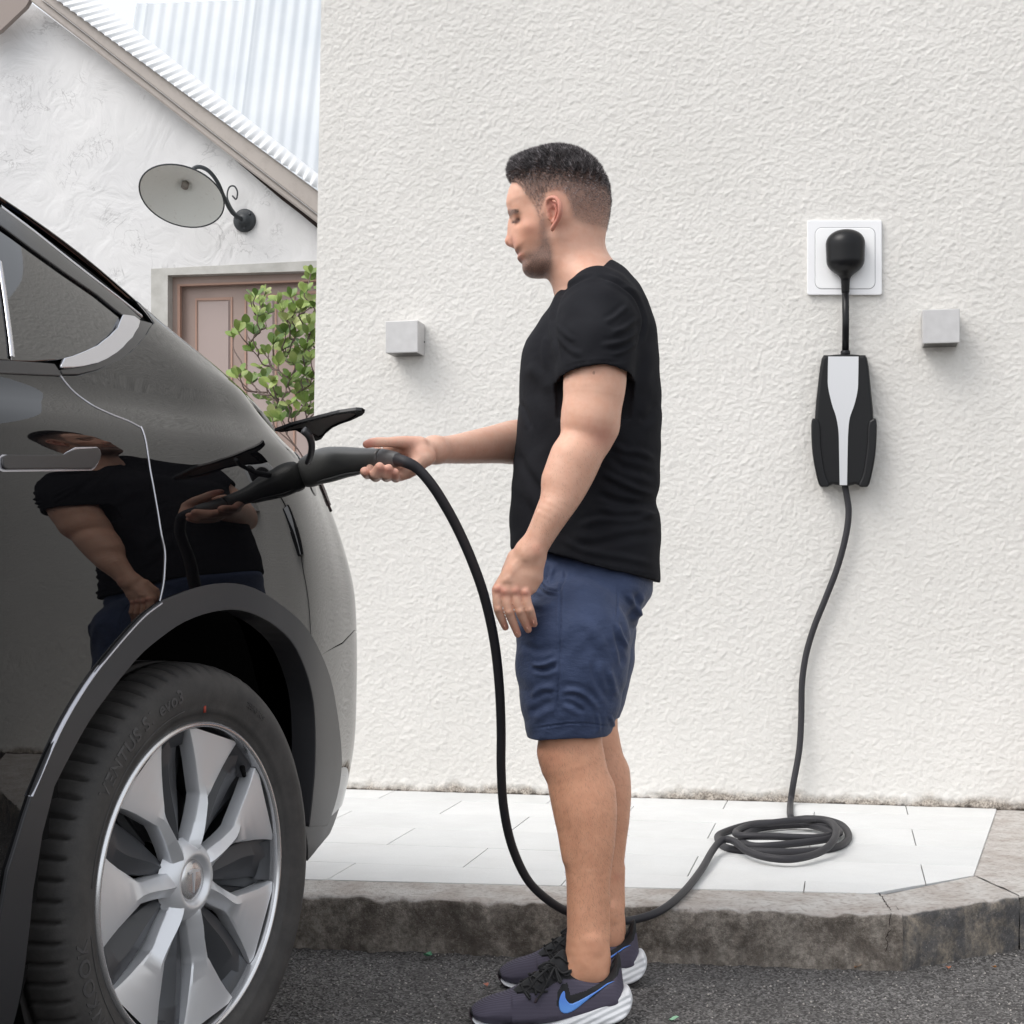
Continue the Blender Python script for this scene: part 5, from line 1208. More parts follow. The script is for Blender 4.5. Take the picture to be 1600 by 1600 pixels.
# ---------- hair: short blades growing from the scalp, longer on top
Nh = vnormals(Vh, Qh)
if True:
    px, py = 800+F*Vhn[:, 0]/(YB-np.abs(Vh[:, 1]-YB)), HZ-F*(Vh[:, 2]-HC)/(YB-np.abs(Vh[:, 1]-YB))
    okh = Ch[:, 0] > .30; okh &= (py < 368) & (Nh[:, 2] > -.75)
    hl2 = [(794, 288), (805, 288), (812, 295), (819, 308), (828, 319), (832, 334), (834, 354), (838, 368), (845, 368), (850, 350), (851, 330), (858, 303), (870, 301), (881, 309), (886, 326), (889, 342), (899, 352), (915, 358), (930, 362), (975, 366), (975, 200), (780, 200), (780, 288)]
    okh &= inpoly(px, py, hl2)
    ids = np.nonzero(okh)[0]
    topw = np.clip((286-py[ids]+(px[ids]-870)*.10)/26, 0, 1)
    pick = ids[rng.random(len(ids)) < (.55+.45*topw)]
    reps = np.concatenate([pick, pick[rng.random(len(pick)) < .6], pick[rng.random(len(pick)) < .35]])
    tp = np.clip((286-py[reps]+(px[reps]-870)*.10)/26, 0, 1); fr = np.clip((845-px[reps])/45, 0, 1)*tp
    side_l = .0012+.0030*np.clip((345-py[reps])/60, 0, 1)
    Ln = side_l*(1-tp)+tp*(.009+.008*fr); Ln = Ln*rng.uniform(.7, 1.2, len(reps))
    nr_ = Nh[reps]; sweep = np.stack([-np.ones(len(reps)), np.zeros(len(reps)), .25+.5*fr], 1)*(tp[:, None])+np.stack([.25*np.ones(len(reps)), 0*fr, -1.0+0*fr], 1)*(1-tp[:, None])
    clump = np.stack([np.sin(px[reps]*.33+py[reps]*.2+Vh[reps, 1]*170), np.sin(px[reps]*.21-Vh[reps, 1]*240), np.cos(px[reps]*.4+Vh[reps, 1]*130)], 1)
    dr = nr_*(.75+.15*fr[:, None])+sweep*.6+clump*.22*tp[:, None]+rng.normal(0, .20, (len(reps), 3)); dr /= np.linalg.norm(dr, axis=1)[:, None]
    out_ = (dr*nr_).sum(1); dr = dr+nr_*np.clip(.25-out_, 0, 1)[:, None]; dr /= np.linalg.norm(dr, axis=1)[:, None]
    p0 = Vh[reps]+rng.normal(0, .0007, (len(reps), 3)); wd_ = .00030+.00022*tp
    s1 = np.cross(dr, rng.normal(0, 1, (len(reps), 3))); s1 /= np.linalg.norm(s1, axis=1)[:, None]; s1 *= wd_[:, None]
    mid_ = p0+dr*Ln[:, None]*.55; bend = dr+np.array([-.35, 0, -.1])*fr[:, None]; tip = mid_+bend*Ln[:, None]*.45
    Vb_ = np.stack([p0-s1, p0+s1, mid_+s1*.8, mid_-s1*.8, tip+s1*.15, tip-s1*.15], 1).reshape(-1, 3); k = np.arange(len(reps))*6
    Fb_ = np.vstack([np.stack([k, k+1, k+2, k+3], 1), np.stack([k+3, k+2, k+4, k+5], 1)])
    m_hair = M('hair', (.030, .026, .026), .42, spec=.5)
    hb = NB(m_hair); ha = hb.n('Attribute', attribute_name='tint'); hb.out(ha.outputs['Color'])
    hv = np.clip(rng.gamma(1.2, .8, len(reps)), .15, 4.5)[:, None]*(.75+.5*(clump[:, :1]*.5+.5)); hc = np.array([[.17, .155, .157]])*hv
    mk('hair', Vb_, Fb_, m_hair, man, smooth=True, col=np.repeat(hc, 6, 0))
    # brow hairs
    q = np.nonzero((np.abs(py-331.5+(px-800)*.15) < 2.8) & (px > 789) & (px < 809) & (np.abs(Vh[:, 1]-YB) > .008))[0]
    q = q[rng.random(len(q)) < .8]; dr = Nh[q]*.4+np.array([.7, 0, .35])+rng.normal(0, .15, (len(q), 3)); dr /= np.linalg.norm(dr, axis=1)[:, None]
    s1 = np.cross(dr, rng.normal(0, 1, (len(q), 3))); s1 = s1/np.linalg.norm(s1, axis=1)[:, None]*.0004; p0 = Vh[q]; L_ = rng.uniform(.004, .008, len(q))[:, None]
    Vb_ = np.stack([p0-s1, p0+s1, p0+dr*L_], 1).reshape(-1, 3); k = np.arange(len(q))*3; m_brow = M('brow_hair', (.02, .017, .016), .5); mk('eyebrow', Vb_, np.stack([k, k+1, k+2], 1), m_brow, man)
    q = []
    for sg in (-1, 1):
        for t in np.linspace(0, 1, 26):
            a = hp(802.5+8*t, 347.2-5.5*t, sg*(.026+.012*t)); a[0] += TURN*sg*abs(a[1]-YB)-.001; dr = np.array([-.75+.3*t, sg*.45, -.55]); dr /= np.linalg.norm(dr)
            q += [a-[.0004, 0, 0], a+[.0004, 0, 0], a+dr*.0075]
    mk('eyelashes', q, [(3*i, 3*i+1, 3*i+2) for i in range(len(q)//3)], m_brow, man)

# fine body hair on shins, calves and forearms
rh = np.random.default_rng(5); bhV = []
for V_, Q_, ylo, yhi, cnt, ln in ((Vl, Ql, 1165, 1470, 5200, .0085), (Vr, Qr, 1165, 1460, 3500, .0085), (Va, Qa, 690, 860, 1500, .006), (Vb, Qb, 600, 760, 700, .006)):
    N_ = vnormals(V_, Q_); pxx, pyy = topx(V_); k = np.nonzero((pyy > ylo) & (pyy < yhi))[0]; k = rh.choice(k, min(cnt, len(k)), replace=False)
    dr = N_[k]*.35+np.array([.15, 0, -.9])+rh.normal(0, .3, (len(k), 3)); dr /= np.linalg.norm(dr, axis=1)[:, None]; s1 = np.cross(dr, N_[k]); s1 /= np.linalg.norm(s1, axis=1)[:, None]+1e-9; s1 *= .00011
    L_ = ln*rh.uniform(.6, 1.2, len(k))[:, None]; p0 = V_[k]; bhV.append(np.stack([p0-s1, p0+s1, p0+dr*L_], 1).reshape(-1, 3))
bhV = np.vstack(bhV); k = np.arange(len(bhV)//3)*3; mk('body_hair', bhV, np.stack([k, k+1, k+2], 1), M('body_hair', (.06, .035, .025), .5), man)
# ---------- clothes: traced outlines inflated to full garments, then folds pressed in
def inflate(Fl, outline, Yc, wpts, R, mode_k=None, power=2.2, ysh=None):
    """outline in px at depth Yc; wpts = [(py, half width, centre shift)]"""
    ax_ = Fl.lo[0]+Fl.h*np.arange(Fl.n[0]); ay_ = Fl.lo[1]+Fl.h*np.arange(Fl.n[1]); az_ = Fl.lo[2]+Fl.h*np.arange(Fl.n[2])
    XX, ZZ = np.meshgrid(ax_, az_, indexing='ij'); PX = 800+F*XX/Yc; PY = HZ-F*(ZZ-HC)/Yc
    d = polydist(PX, PY, outline)*Yc/F; ins_ = inpoly(PX, PY, outline)
    w_ = np.interp(PY, [q[0] for q in wpts], [q[1] for q in wpts]); Yq = np.interp(PY, [q[0] for q in wpts], [q[2] if len(q) > 2 else 0 for q in wpts])
    if callable(R): Rr_ = R(PX, PY)
    else: Rr_ = R
    u_ = np.clip(d/Rr_, 0, 1); H_ = w_*np.clip(1-(1-u_)**power, 0, 1)**(1/power)
    y_ = np.abs(ay_[None, :, None]-Yc-Yq[:, None, :]); sg_ = np.where(ins_, d, -d)
    s = (((y_/w_[:, None, :])**power+(np.clip(1-sg_/Rr_, 0, None)[:, None, :])**power)**(1/power)-1)*np.minimum(w_, Rr_)[:, None, :]; s = s.astype(np.float32)
    if mode_k is None: Fl.F = np.minimum(Fl.F, s)
    else:
        hq = np.clip(mode_k-np.abs(Fl.F-s), 0, None)/mode_k; Fl.F = np.minimum(Fl.F, s)-hq*hq*mode_k*.25
def folds(V, N, strokes, side=-1, Yc=YB):
    """displace along the normal by px-space creases: (points, width px, amount m) seen from one side"""
    px, py = topx(V); D = np.zeros(len(V)); m = (V[:, 1]-Yc)*side > -.02
    for pts, wpx, amt in strokes:
        pts = smoothpoly(pts, 3, False); x0 = min(p[0] for p in pts)-4*wpx; x1 = max(p[0] for p in pts)+4*wpx; y0 = min(p[1] for p in pts)-4*wpx; y1 = max(p[1] for p in pts)+4*wpx
        k = np.nonzero((px > x0) & (px < x1) & (py > y0) & (py < y1) & m)[0]
        if not len(k): continue
        n = len(pts); best = np.full(len(k), 1e9); tt = np.zeros(len(k)); sg = np.zeros(len(k))
        for i in range(n-1):
            ax2, ay2 = pts[i]; bx, by = pts[i+1]; dx, dy = bx-ax2, by-ay2; L_ = dx*dx+dy*dy+1e-9
            t = np.clip(((px[k]-ax2)*dx+(py[k]-ay2)*dy)/L_, 0, 1); qx = px[k]-ax2-t*dx; qy = py[k]-ay2-t*dy; d = np.hypot(qx, qy)
            u = d < best; best[u] = d[u]; tt[u] = ((i+t)/(n-1))[u]; sg[u] = np.sign(dx*qy-dy*qx)[u]
        taper = np.clip(np.minimum(tt, 1-tt)*5, 0, 1)
        a = best*sg/wpx
        D[k] += 1.3*amt*taper*(np.exp(-a*a/2)-.55*np.exp(-(a-1.9)**2/2)-.35*np.exp(-(a+2.2)**2/2))
    return V+N*D[:, None]
m_shirt = M('black_cotton', (.012, .012, .014), .9, spec=.10); b = NB(m_shirt)
b.out(b.ramp(b.noise(12, 4), [(.3, (.0125, .0127, .0155)), (.7, (.0175, .0178, .0210))]), nor=b.bump(b.noise(1300, 2), .25, .0006, b.bump(b.noise(16, 4, .55, vec=b.coord((1, 1, 1.6))), .22, .008)))
Fs = Field((-.03, YB-.30, .86), (.36, YB+.30, 1.60), .0036)
so_ = [(952, 406), (960, 408), (970, 414), (980, 424), (992, 437), (1003, 454), (1013, 474), (1021, 500), (1027, 530), (1030.5, 565), (1032, 600), (1032.5, 655), (1032, 700), (1031, 745), (1028, 770), (1024, 785), (1028, 800), (1032.5, 822), (1031, 860), (1031, 911), (1031, 970), (900, 975), (797, 960), (797, 900), (798, 858), (796, 820), (798, 779), (801, 737), (806, 690), (809, 655), (812, 625), (811, 600), (813, 567), (822, 534), (842, 504), (864, 471), (878, 449.5), (884, 444), (891, 437), (902, 429), (919, 416), (936, 409)]
so_ = smoothpoly(so_, 2)
inflate(Fs, so_, YB, [(405, .10), (440, .135), (470, .17), (520, .195), (600, .19), (700, .172), (780, .165), (860, .178), (911, .185)], lambda X_, Y_: np.where(Y_ < 470, .13, .115), power=2.0)
# flat open hem below: keep the cloth down to the hem line
Fs.chain(W3([(934, 466, 50), (931, 500, 57), (930, 540, 60), (930.5, 580, 58.5)], [3.22, 3.17, 3.14, 3.13]), .045)
Fs.chain(W3([(925, 466, 52), (915, 520, 56), (905, 570, 54)], [3.48, 3.54, 3.56]), .045)
sl_, x, y, z = Fs.sub((-.1, YB-.32, .84), (.4, YB+.32, 1.0))
hpx = np.interp(x*F/YB+800, [796, 830, 850, 897, 930, 963, 985, 1010, 1031], [858.5, 861, 865, 877.5, 886, 894.5, 899.5, 906, 911.5])
Fs.F[sl_] = np.maximum(Fs.F[sl_], HC-(hpx-HZ)/F*YB-z)
sl_, x, y, z = Fs.sub(P(860, 625, 3.13)-Vector((.0, .12, .03)), P(1005, 575, 3.13)+Vector((.03, .052, .01)))
hz_ = HC-(578+((x*F/3.1+800)-935)**2*.0042-HZ)/F*3.13
A = Fs.F[sl_]; nearm = (y < 3.235-.0*x)
cutv = (hz_-z)
dxy = np.sqrt(((x-P(930.5, 585, 3.13).x)/1.0)**2+((y-3.13)/1.0)**2)
reg = (dxy < .092) & (y < 3.205)
Fs.F[sl_] = np.where(reg, np.maximum(A, np.minimum(cutv, .01)), A)
Fs.chain(W3([(931, 560, 53), (930, 600, 54)], [3.135, 3.13]), .004, 'cut')
Fs.chain(W3([(905, 560, 47), (895, 620, 50)], [3.56, 3.57]), .004, 'cut')
Vs, Qs = Fs.mesh(); Vs = relax(Vs, Qs, 4, .5); Ns = vnormals(Vs, Qs)
z_ = lambda x, y: (740+x*.275, 380+y*.275)
sf = [([z_(705, 185), z_(760, 200), z_(850, 245), z_(925, 320), z_(965, 430), z_(955, 520), z_(925, 620)], 2.2, -.0045),
      ([z_(690, 185), z_(600, 210), z_(520, 260), z_(470, 350), z_(455, 430), z_(462, 540), z_(485, 670)], 2.2, -.0050),
      ([z_(880, 350), z_(800, 420), z_(740, 450)], 3.2, .0030), ([z_(930, 420), z_(860, 480), z_(780, 510)], 3.4, .0038), ([z_(935, 480), z_(880, 540), z_(800, 570), z_(720, 575)], 3.4, .0038),
      ([z_(925, 560), z_(860, 610), z_(780, 635)], 3.0, .0034), ([z_(480, 520), z_(540, 600), z_(620, 640)], 3.5, .0030), ([z_(475, 460), z_(520, 520), z_(580, 560)], 3.0, .0025),
      ([z_(920, 640), z_(840, 670), z_(720, 670), z_(600, 680), z_(490, 715)], 1.1, -.0014),
      ([z_(1000, 560), z_(990, 700), z_(960, 850)], 8, .003), ([z_(1040, 900), z_(1000, 980), z_(940, 1010)], 6, -.003),
      ([z_(780, 1140), z_(860, 1180), z_(950, 1190), z_(1040, 1240)], 4, .0042), ([z_(760, 1200), z_(850, 1270), z_(960, 1300), z_(1040, 1330)], 5, -.0040),
      ([z_(720, 1300), z_(820, 1350), z_(930, 1400), z_(1040, 1430)], 4, .0055), ([z_(700, 1420), z_(800, 1460), z_(920, 1480), z_(1035, 1475)], 4, -.0060), ([z_(700, 1500), z_(820, 1530), z_(950, 1530), z_(1045, 1560)], 4, .0045),
      ([z_(270, 900), z_(300, 980), z_(330, 1060)], 3, -.003), ([z_(300, 700), z_(380, 760), z_(440, 850)], 8, .003), ([z_(420, 500), z_(400, 620), z_(420, 740)], 5, .003),
      ([(1030, 800), (990, 812), (940, 812), (900, 822)], 4, .004), ([(1030, 835), (985, 838), (930, 850), (890, 850)], 5, -.0035), ([(870, 840), (920, 862), (980, 872), (1028, 884)], 4, .003),
      ([(921, 800), (921, 840), (921, 880)], 1.2, -.0022), ([(900, 872), (950, 886), (1000, 897), (1030, 903)], 1.0, -.0016), ([(820, 760), (845, 800), (880, 830)], 6, .0035), ([(805, 700), (825, 740), (860, 790)], 5, -.003)]
Vs = folds(Vs, Ns, sf); px_, py_ = topx(Vs); Vs = Vs+Ns*(.0012*np.sin(px_*.11+1.5*np.sin(py_*.045))*np.sin(py_*.085+px_*.03))[:, None]
sh_o = mk('t_shirt', Vs, Qs, m_shirt, man)
m_short = M('navy_shorts', (.028, .042, .105), .7, spec=.3); b = NB(m_short); b.b.inputs['Sheen Weight'].default_value = .1
b.out(b.ramp(b.noise(25, 5, .6), [(.3, (.032, .048, .102)), (.7, (.046, .066, .134))]), nor=b.bump(b.noise(1100, 2, vec=b.coord((1, 1, .3))), .2, .0005, b.bump(b.noise(34, 5, .6, vec=b.coord((1, 1, 1.9))), .5, .006)))
Fp = Field((-.02, YB-.31, .50), (.34, YB+.31, 1.02), .0032)
po = [(812, 830), (1012, 830), (1020, 905), (1015, 935), (1003, 955), (996, 970), (990, 990), (985, 1015), (981, 1042), (965, 1060), (900, 1062), (830, 1060), (809, 1042), (807, 1003), (804, 950), (803, 905)]
inflate(Fp, smoothpoly(po, 2), YB, [(850, .15), (890, .162), (930, .18), (1000, .19), (1062, .17)], .10, power=2.0)
def pl_(off, Yl):
    q = [(x, y, r) for x, y, r in ((896, 990, 90), (893.5, 1042, 86.5), (891, 1095, 77), (889, 1130, 66), (888.5, 1160, 62.5))]
    ch_ = W3(q, YN); ch_ = [(a[0]+off, Yl, a[2], a[3]) for a in ch_]
    for A_, B_ in zip(ch_[:-1], ch_[1:]): Fp.cone(A_[:3], B_[:3], A_[3], B_[3], .012, sc_=(1, 1.0, 1))
    return ch_
c_n = pl_(0, 3.207); c_f = pl_(.034, 3.49)
# straight hem cut and hollow legs
sl_, x, y, z = Fp.sub((-.1, YB-.3, .4), (.4, YB+.3, .70))
hem_px = np.interp(x*F/3.2+800, [820, 870, 905, 945, 960], [1155, 1150, 1148, 1150, 1142])
Fp.F[sl_] = np.maximum(Fp.F[sl_], HC-(hem_px-HZ)/F*3.2-z)
for ch_ in (c_n, c_f):
    Fp.cone((ch_[-1][0], ch_[-1][1], ch_[-1][2]-.03), (ch_[-2][0], ch_[-2][1], ch_[-2][2]), ch_[-1][3]-.005, ch_[-2][3]-.012, .004, 'cut', sc_=(1, 1.0, 1))
Vp, Qp = Fp.mesh(); Vp = relax(Vp, Qp, 3, .5); Np = vnormals(Vp, Qp)
y_ = lambda x, y: (740+x*.2625, 780+y*.2625)
pf = [([y_(520, 430), y_(515, 600), y_(513, 900), y_(500, 1150), y_(490, 1300)], 1.3, -.0030), ([y_(545, 420), y_(535, 480), y_(510, 550)], 1.6, -.0035), ([y_(470, 400), y_(455, 470), y_(440, 500)], 2.6, .0035),
      ([y_(395, 495), y_(430, 535), y_(470, 550), y_(515, 552)], 1.6, -.006), ([y_(395, 515), y_(440, 552), y_(510, 562)], 1.6, .004), ([y_(340, 990), y_(420, 985), y_(500, 950)], 2.5, .0045), ([y_(350, 1010), y_(430, 1020), y_(500, 990)], 3.0, -.0045),
      ([y_(300, 620), y_(400, 640), y_(500, 620)], 4, .002), ([y_(280, 860), y_(380, 900), y_(490, 880)], 5, -.0025), ([y_(340, 1180), y_(400, 1130), y_(490, 1120)], 4, .0035), ([y_(330, 1280), y_(400, 1240), y_(480, 1200)], 5, -.0035),
      ([y_(520, 1150), y_(600, 1140), y_(680, 1180), y_(740, 1260)], 3.5, .0045), ([y_(530, 1200), y_(600, 1230), y_(660, 1270)], 3.5, -.004), ([y_(620, 700), y_(720, 800), y_(800, 950)], 7, .0025),
      ([y_(850, 480), y_(855, 600), y_(850, 740)], 1.0, -.0015), ([y_(850, 740), y_(880, 820), y_(920, 900)], 2.5, .004), ([y_(840, 780), y_(870, 900), y_(890, 1000)], 3, -.003), ([y_(920, 560), y_(960, 640), y_(985, 700)], 3.5, .005), ([y_(1010, 560), y_(985, 640), y_(955, 740)], 3.5, .005), ([y_(880, 620), y_(930, 720), y_(950, 800)], 3.5, -.0045),
      ([y_(800, 1000), y_(830, 1100), y_(850, 1180)], 4, .0035), ([y_(700, 950), y_(740, 1100), y_(830, 1230)], 4, -.0025), ([y_(735, 1270), y_(745, 1330), y_(745, 1390)], 2, .002), ([y_(810, 1290), y_(830, 1330), y_(835, 1360)], 2, .0025),
      ([(826, 1140), (870, 1133), (910, 1130), (955, 1136)], 1.0, -.0022), ([(815, 930), (830, 925), (850, 928)], 3, .003)]
Vp = folds(Vp, Np, pf); px_, py_ = topx(Vp); Vp = Vp+Np*(.0010*np.sin(px_*.13+1.7*np.sin(py_*.05))*np.sin(py_*.10+px_*.04))[:, None]
mk('shorts', Vp, Qp, m_short, man)

# ---------- running shoes
m_mesh_ = M('purple_grey_mesh', (.050, .044, .066), .75, spec=.25); b = NB(m_mesh_)
wv = b.n('TexWave', wave_type='BANDS', bands_direction='Z', Scale=120.0, Distortion=1.5); b.l(b.coord((.35, .35, 1)), wv.inputs['Vector'])
b.out(b.mix(wv.outputs['Fac'], (.052, .046, .068), (.10, .090, .125)), nor=b.bump(b.noise(900, 2), .4, .0008))
m_sblk = M('black_knit', (.012, .012, .014), .8); m_foam = M('white_foam', (.72, .73, .75), .55, spec=.4); b = NB(m_foam)
b.out(b.ramp(b.noise(22, 4), [(.3, (.66, .67, .69)), (.7, (.74, .75, .77))]))
m_sole = M('rubber_outsole', (.03, .018, .024), .7); m_swoosh = M('blue_logo', (.075, .22, .72), .4)
b = NB(m_swoosh); b.out(b.ramp(b.noise(14, 1), [(.35, (.065, .19, .68)), (.65, (.12, .32, .80))]))
m_lace = M('black_lace', (.010, .010, .011), .7)
zz = lambda x, y: (700+x*.225, 1380+y*.225)
shoe = root('running_shoe', tuple(P(860, 1592, YN)*1), 'near running shoe, purple-grey mesh with blue swoosh and white foam sole, toe to the left', 'shoe', 'running shoes on his feet')
Fu = Field(P(725, 1612, YN)-Vector((0, .07, 0)), P(1000, 1470, YN)+Vector((0, .07, .01)), .0017)
uo = [zz(158, 905), zz(160, 865), zz(200, 828), zz(260, 795), zz(330, 770), zz(400, 748), zz(500, 700), zz(600, 630), zz(680, 570), zz(740, 505), zz(790, 462), zz(815, 468), zz(850, 520), zz(868, 572), zz(950, 608), zz(1040, 638), zz(1100, 618), zz(1140, 565), zz(1165, 500), zz(1183, 478), zz(1195, 500), zz(1203, 570), zz(1212, 650), zz(1222, 740), zz(1215, 830), zz(1100, 880), zz(800, 945), zz(500, 975), zz(250, 965)]
inflate(Fu, smoothpoly(uo, 2), YN, [(1480, .020), (1500, .030), (1520, .034), (1550, .043), (1600, .050)], lambda X_, Y_: np.where(X_ < 800, .032, .024), power=2.0)
Fu.chain([(*P(925, 1490, YN), .029), (*P(921, 1515, YN), .0285), (*P(917, 1528, YN), .022)], .004, 'cut', sc_=(1.12, .85, 1))
Vu, Qu = Fu.mesh(); Vu = relax(Vu, Qu, 3); 
px_, py_ = topx(Vu)
upper = mk('upper', Vu, Qu, m_mesh_, shoe); upper.data.materials.append(m_sblk)
# dark knit: tongue, collar, heel counter behind the logo
kp = [zz(860, 560), zz(960, 600), zz(1100, 600), zz(1200, 470), zz(1200, 560), zz(1180, 640), zz(1130, 690), zz(1010, 790), zz(900, 860), zz(800, 880), zz(755, 850), zz(760, 760), zz(790, 700), zz(830, 690), zz(850, 780), zz(960, 745), zz(1060, 690), zz(1000, 685), zz(860, 665), zz(780, 670), zz(700, 720), zz(640, 760), zz(480, 768), zz(450, 740), zz(560, 640), zz(680, 560), zz(790, 445), zz(860, 500)]
fc = np.stack([px_[Qu].mean(1), py_[Qu].mean(1)], 1); kk = inpoly(fc[:, 0], fc[:, 1], kp) | (fc[:, 1] < 1512)
ed = polydist(fc[:, 0], fc[:, 1], [zz(145, 850), zz(160, 915)], False) < 3.2
upper.data.polygons.foreach_set('material_index', (kk | ed).astype(np.int32))
Fm_ = Field(P(725, 1618, YN)-Vector((0, .075, 0)), P(1000, 1530, YN)+Vector((0, .075, .005)), .0016)
mo = [zz(160, 905), zz(200, 925), zz(300, 945), zz(400, 955), zz(500, 957), zz(600, 948), zz(700, 930), zz(800, 898), zz(900, 860), zz(1000, 820), zz(1100, 780), zz(1170, 750), zz(1215, 718), zz(1250, 716), zz(1272, 750), zz(1280, 790), zz(1270, 840), zz(1240, 890), zz(1180, 935), zz(1100, 955), zz(900, 985), zz(700, 1005), zz(450, 1010), zz(280, 985), zz(190, 950)]
inflate(Fm_, smoothpoly(mo, 2), YN, [(1540, .036), (1560, .042), (1580, .050), (1605, .052)], .010, power=2.4)
Vm, Qm_ = Fm_.mesh(); Vm = relax(Vm, Qm_, 2); Nm = vnormals(Vm, Qm_); px_, py_ = topx(Vm)
wv_ = np.sin((px_*.30+py_*.62)*.95)*np.clip((py_-np.interp(px_, [735, 812, 860, 950, 985], [1594, 1601, 1592, 1560, 1550]))/3, 0, 1)*np.clip((px_-840)/20, .2, 1)
Vm = Vm+Nm*(.0011*wv_*(np.abs(Nm[:, 1]) > .5))[:, None]
mk('midsole', Vm, Qm_, m_foam, shoe)
sole_o = [zz(158, 900), zz(150, 880), zz(142, 880), zz(148, 905), zz(190, 960), zz(280, 992), zz(450, 1018), zz(700, 1014), zz(900, 994), zz(1100, 965), zz(1180, 945), zz(1240, 900), zz(1230, 892), zz(1170, 930), zz(1000, 960), zz(700, 1000), zz(450, 1004), zz(280, 975), zz(200, 935)]
Fo = Field(P(725, 1622, YN)-Vector((0, .07, 0)), P(1000, 1560, YN)+Vector((0, .07, .005)), .0017)
inflate(Fo, sole_o, YN, [(1560, .046), (1610, .050)], .006, power=2.2); Vo, Qo = Fo.mesh()
mk('outsole', Vo, Qo, m_sole, shoe)
ub = BVHTree.FromPolygons([tuple(v) for v in Vu], [tuple(int(k) for k in q) for q in Qu])
def decal(name, outline, mat, parent, step=1.4, off=.0012, side=-1, th_=.0012, Yc=YN, tree=ub):
    """a flat applied shape laid on a curved surface, drawn in side view and moulded onto it"""
    o = resample(outline, step); vs, fs, ring = fill2d([tuple(q) for q in o], step*1.3); V_ = []; N_ = []
    for x, y in vs:
        q = P(x, y, Yc); src = Vector((q.x, Yc+side*.5, q.z)); h = tree.ray_cast(src, Vector((0, -side, 0)), 1)
        if h[0] is None: h = tree.find_nearest(Vector((q.x, Yc+side*.05, q.z)))
        nn = h[1]; nn = nn if nn.y*side > 0 else -nn; V_.append(h[0]+nn*off); N_.append(nn)
    n = len(V_); F_ = []
    for f in fs:
        a, b_, c_ = (V_[i] for i in f[:3]); fn = (b_-a).cross(c_-a); F_.append(f if fn.dot(N_[f[0]]) > 0 else tuple(reversed(f)))
    r = [q for q in ring if q >= 0]; m = len(r); V_ += [V_[i]-N_[i]*(off+th_) for i in r]
    for k in range(m): F_.append((r[k], r[(k+1) % m], n+(k+1) % m, n+k))
    return mk(name, V_, F_, mat, parent)
sw = smoothpoly([zz(1150, 650), zz(1100, 675), zz(1000, 740), zz(900, 818), zz(850, 850), zz(800, 860), zz(772, 835), zz(765, 785), zz(780, 735), zz(800, 712), zz(808, 725), zz(810, 755), zz(828, 785), zz(860, 795), zz(950, 752), zz(1050, 698), zz(1100, 668)], 2)
decal('logo', sw, m_swoosh, shoe); decal('logo', sw, m_swoosh, shoe, side=1)
# collar and laces
lc = [[(560, 655), (600, 640), (650, 660)], [(520, 700), (570, 690), (640, 720), (690, 715)], [(480, 735), (540, 720), (570, 750)], [(630, 600), (690, 590), (740, 640)], [(700, 560), (740, 560), (790, 600), (830, 600)], [(740, 510), (780, 500), (830, 540)], [(500, 690), (540, 735), (570, 770)], [(560, 640), (600, 700), (610, 740)], [(640, 580), (680, 640), (690, 690)]]
def onshoe(x, y, o, side=-1):
    q = P(*zz(x, y), YN); h = ub.ray_cast(Vector((q.x, YN+side*.5, q.z)), Vector((0, -side, 0)), 1)
    if h[0] is None: h = (Vector((q.x, YN+side*.012, q.z)), Vector((0, side, 0)))
    return h[0]+Vector((0, side*o, o*.4))
for L_ in lc:
    for side in (-1, 1):
        Q = [onshoe(x, y, .0025, side) for x, y in spline(L_, 5)]; v, f = tube(Q, .0026, 8, sq=(1, .7)); mk('lace', v, f, m_lace, shoe)
for L_ in ([(735, 545, -.030), (690, 520, -.036), (640, 540, -.037), (630, 560, -.036), (690, 565, -.032), (735, 548, -.030)], [(740, 545, -.030), (790, 590, -.040), (850, 575, -.036), (820, 610, -.038), (760, 580, -.034)], [(735, 555, -.032), (700, 620, -.044), (660, 700, -.047), (605, 780, -.049)], [(738, 555, -.032), (765, 640, -.044), (780, 640, -.044), (745, 560, -.032)], [(700, 555, -.030), (640, 600, -.042), (600, 640, -.046), (560, 700, -.048)]):
    Q = [P(*zz(x, y), YN)+Vector((0, d, 0)) for x, y, d in spline(L_, 5)]; v, f = tube(Q, .0024, 8); mk('lace', v, f, m_lace, shoe)
Q = [P(*zz(x, y), YN)+Vector((0, d, 0)) for x, y, d in spline([(615, 755, -.0492), (600, 785, -.0502)], 4)]; v, f = tube(Q, .0022, 8); mk('lace_tip', v, f, m_sole, shoe)
Q = [onshoe(x, y, -.0005) for x, y in spline([(868, 572), (950, 606), (1040, 634), (1100, 614), (1140, 562), (1170, 495)], 5)]; v, f = tube(Q, .0028, 8); mk('collar_rim', v, f, m_sblk, shoe)
sh2 = shoe.copy(); C.objects.link(sh2); sh2.location = shoe.location+Vector((.0553, .30, .002)); sh2['label'] = 'far running shoe, partly hidden behind the near ankle, with white foam heel against the kerb'
for ch in list(shoe.children): c_ = ch.copy(); C.objects.link(c_); c_.parent = sh2
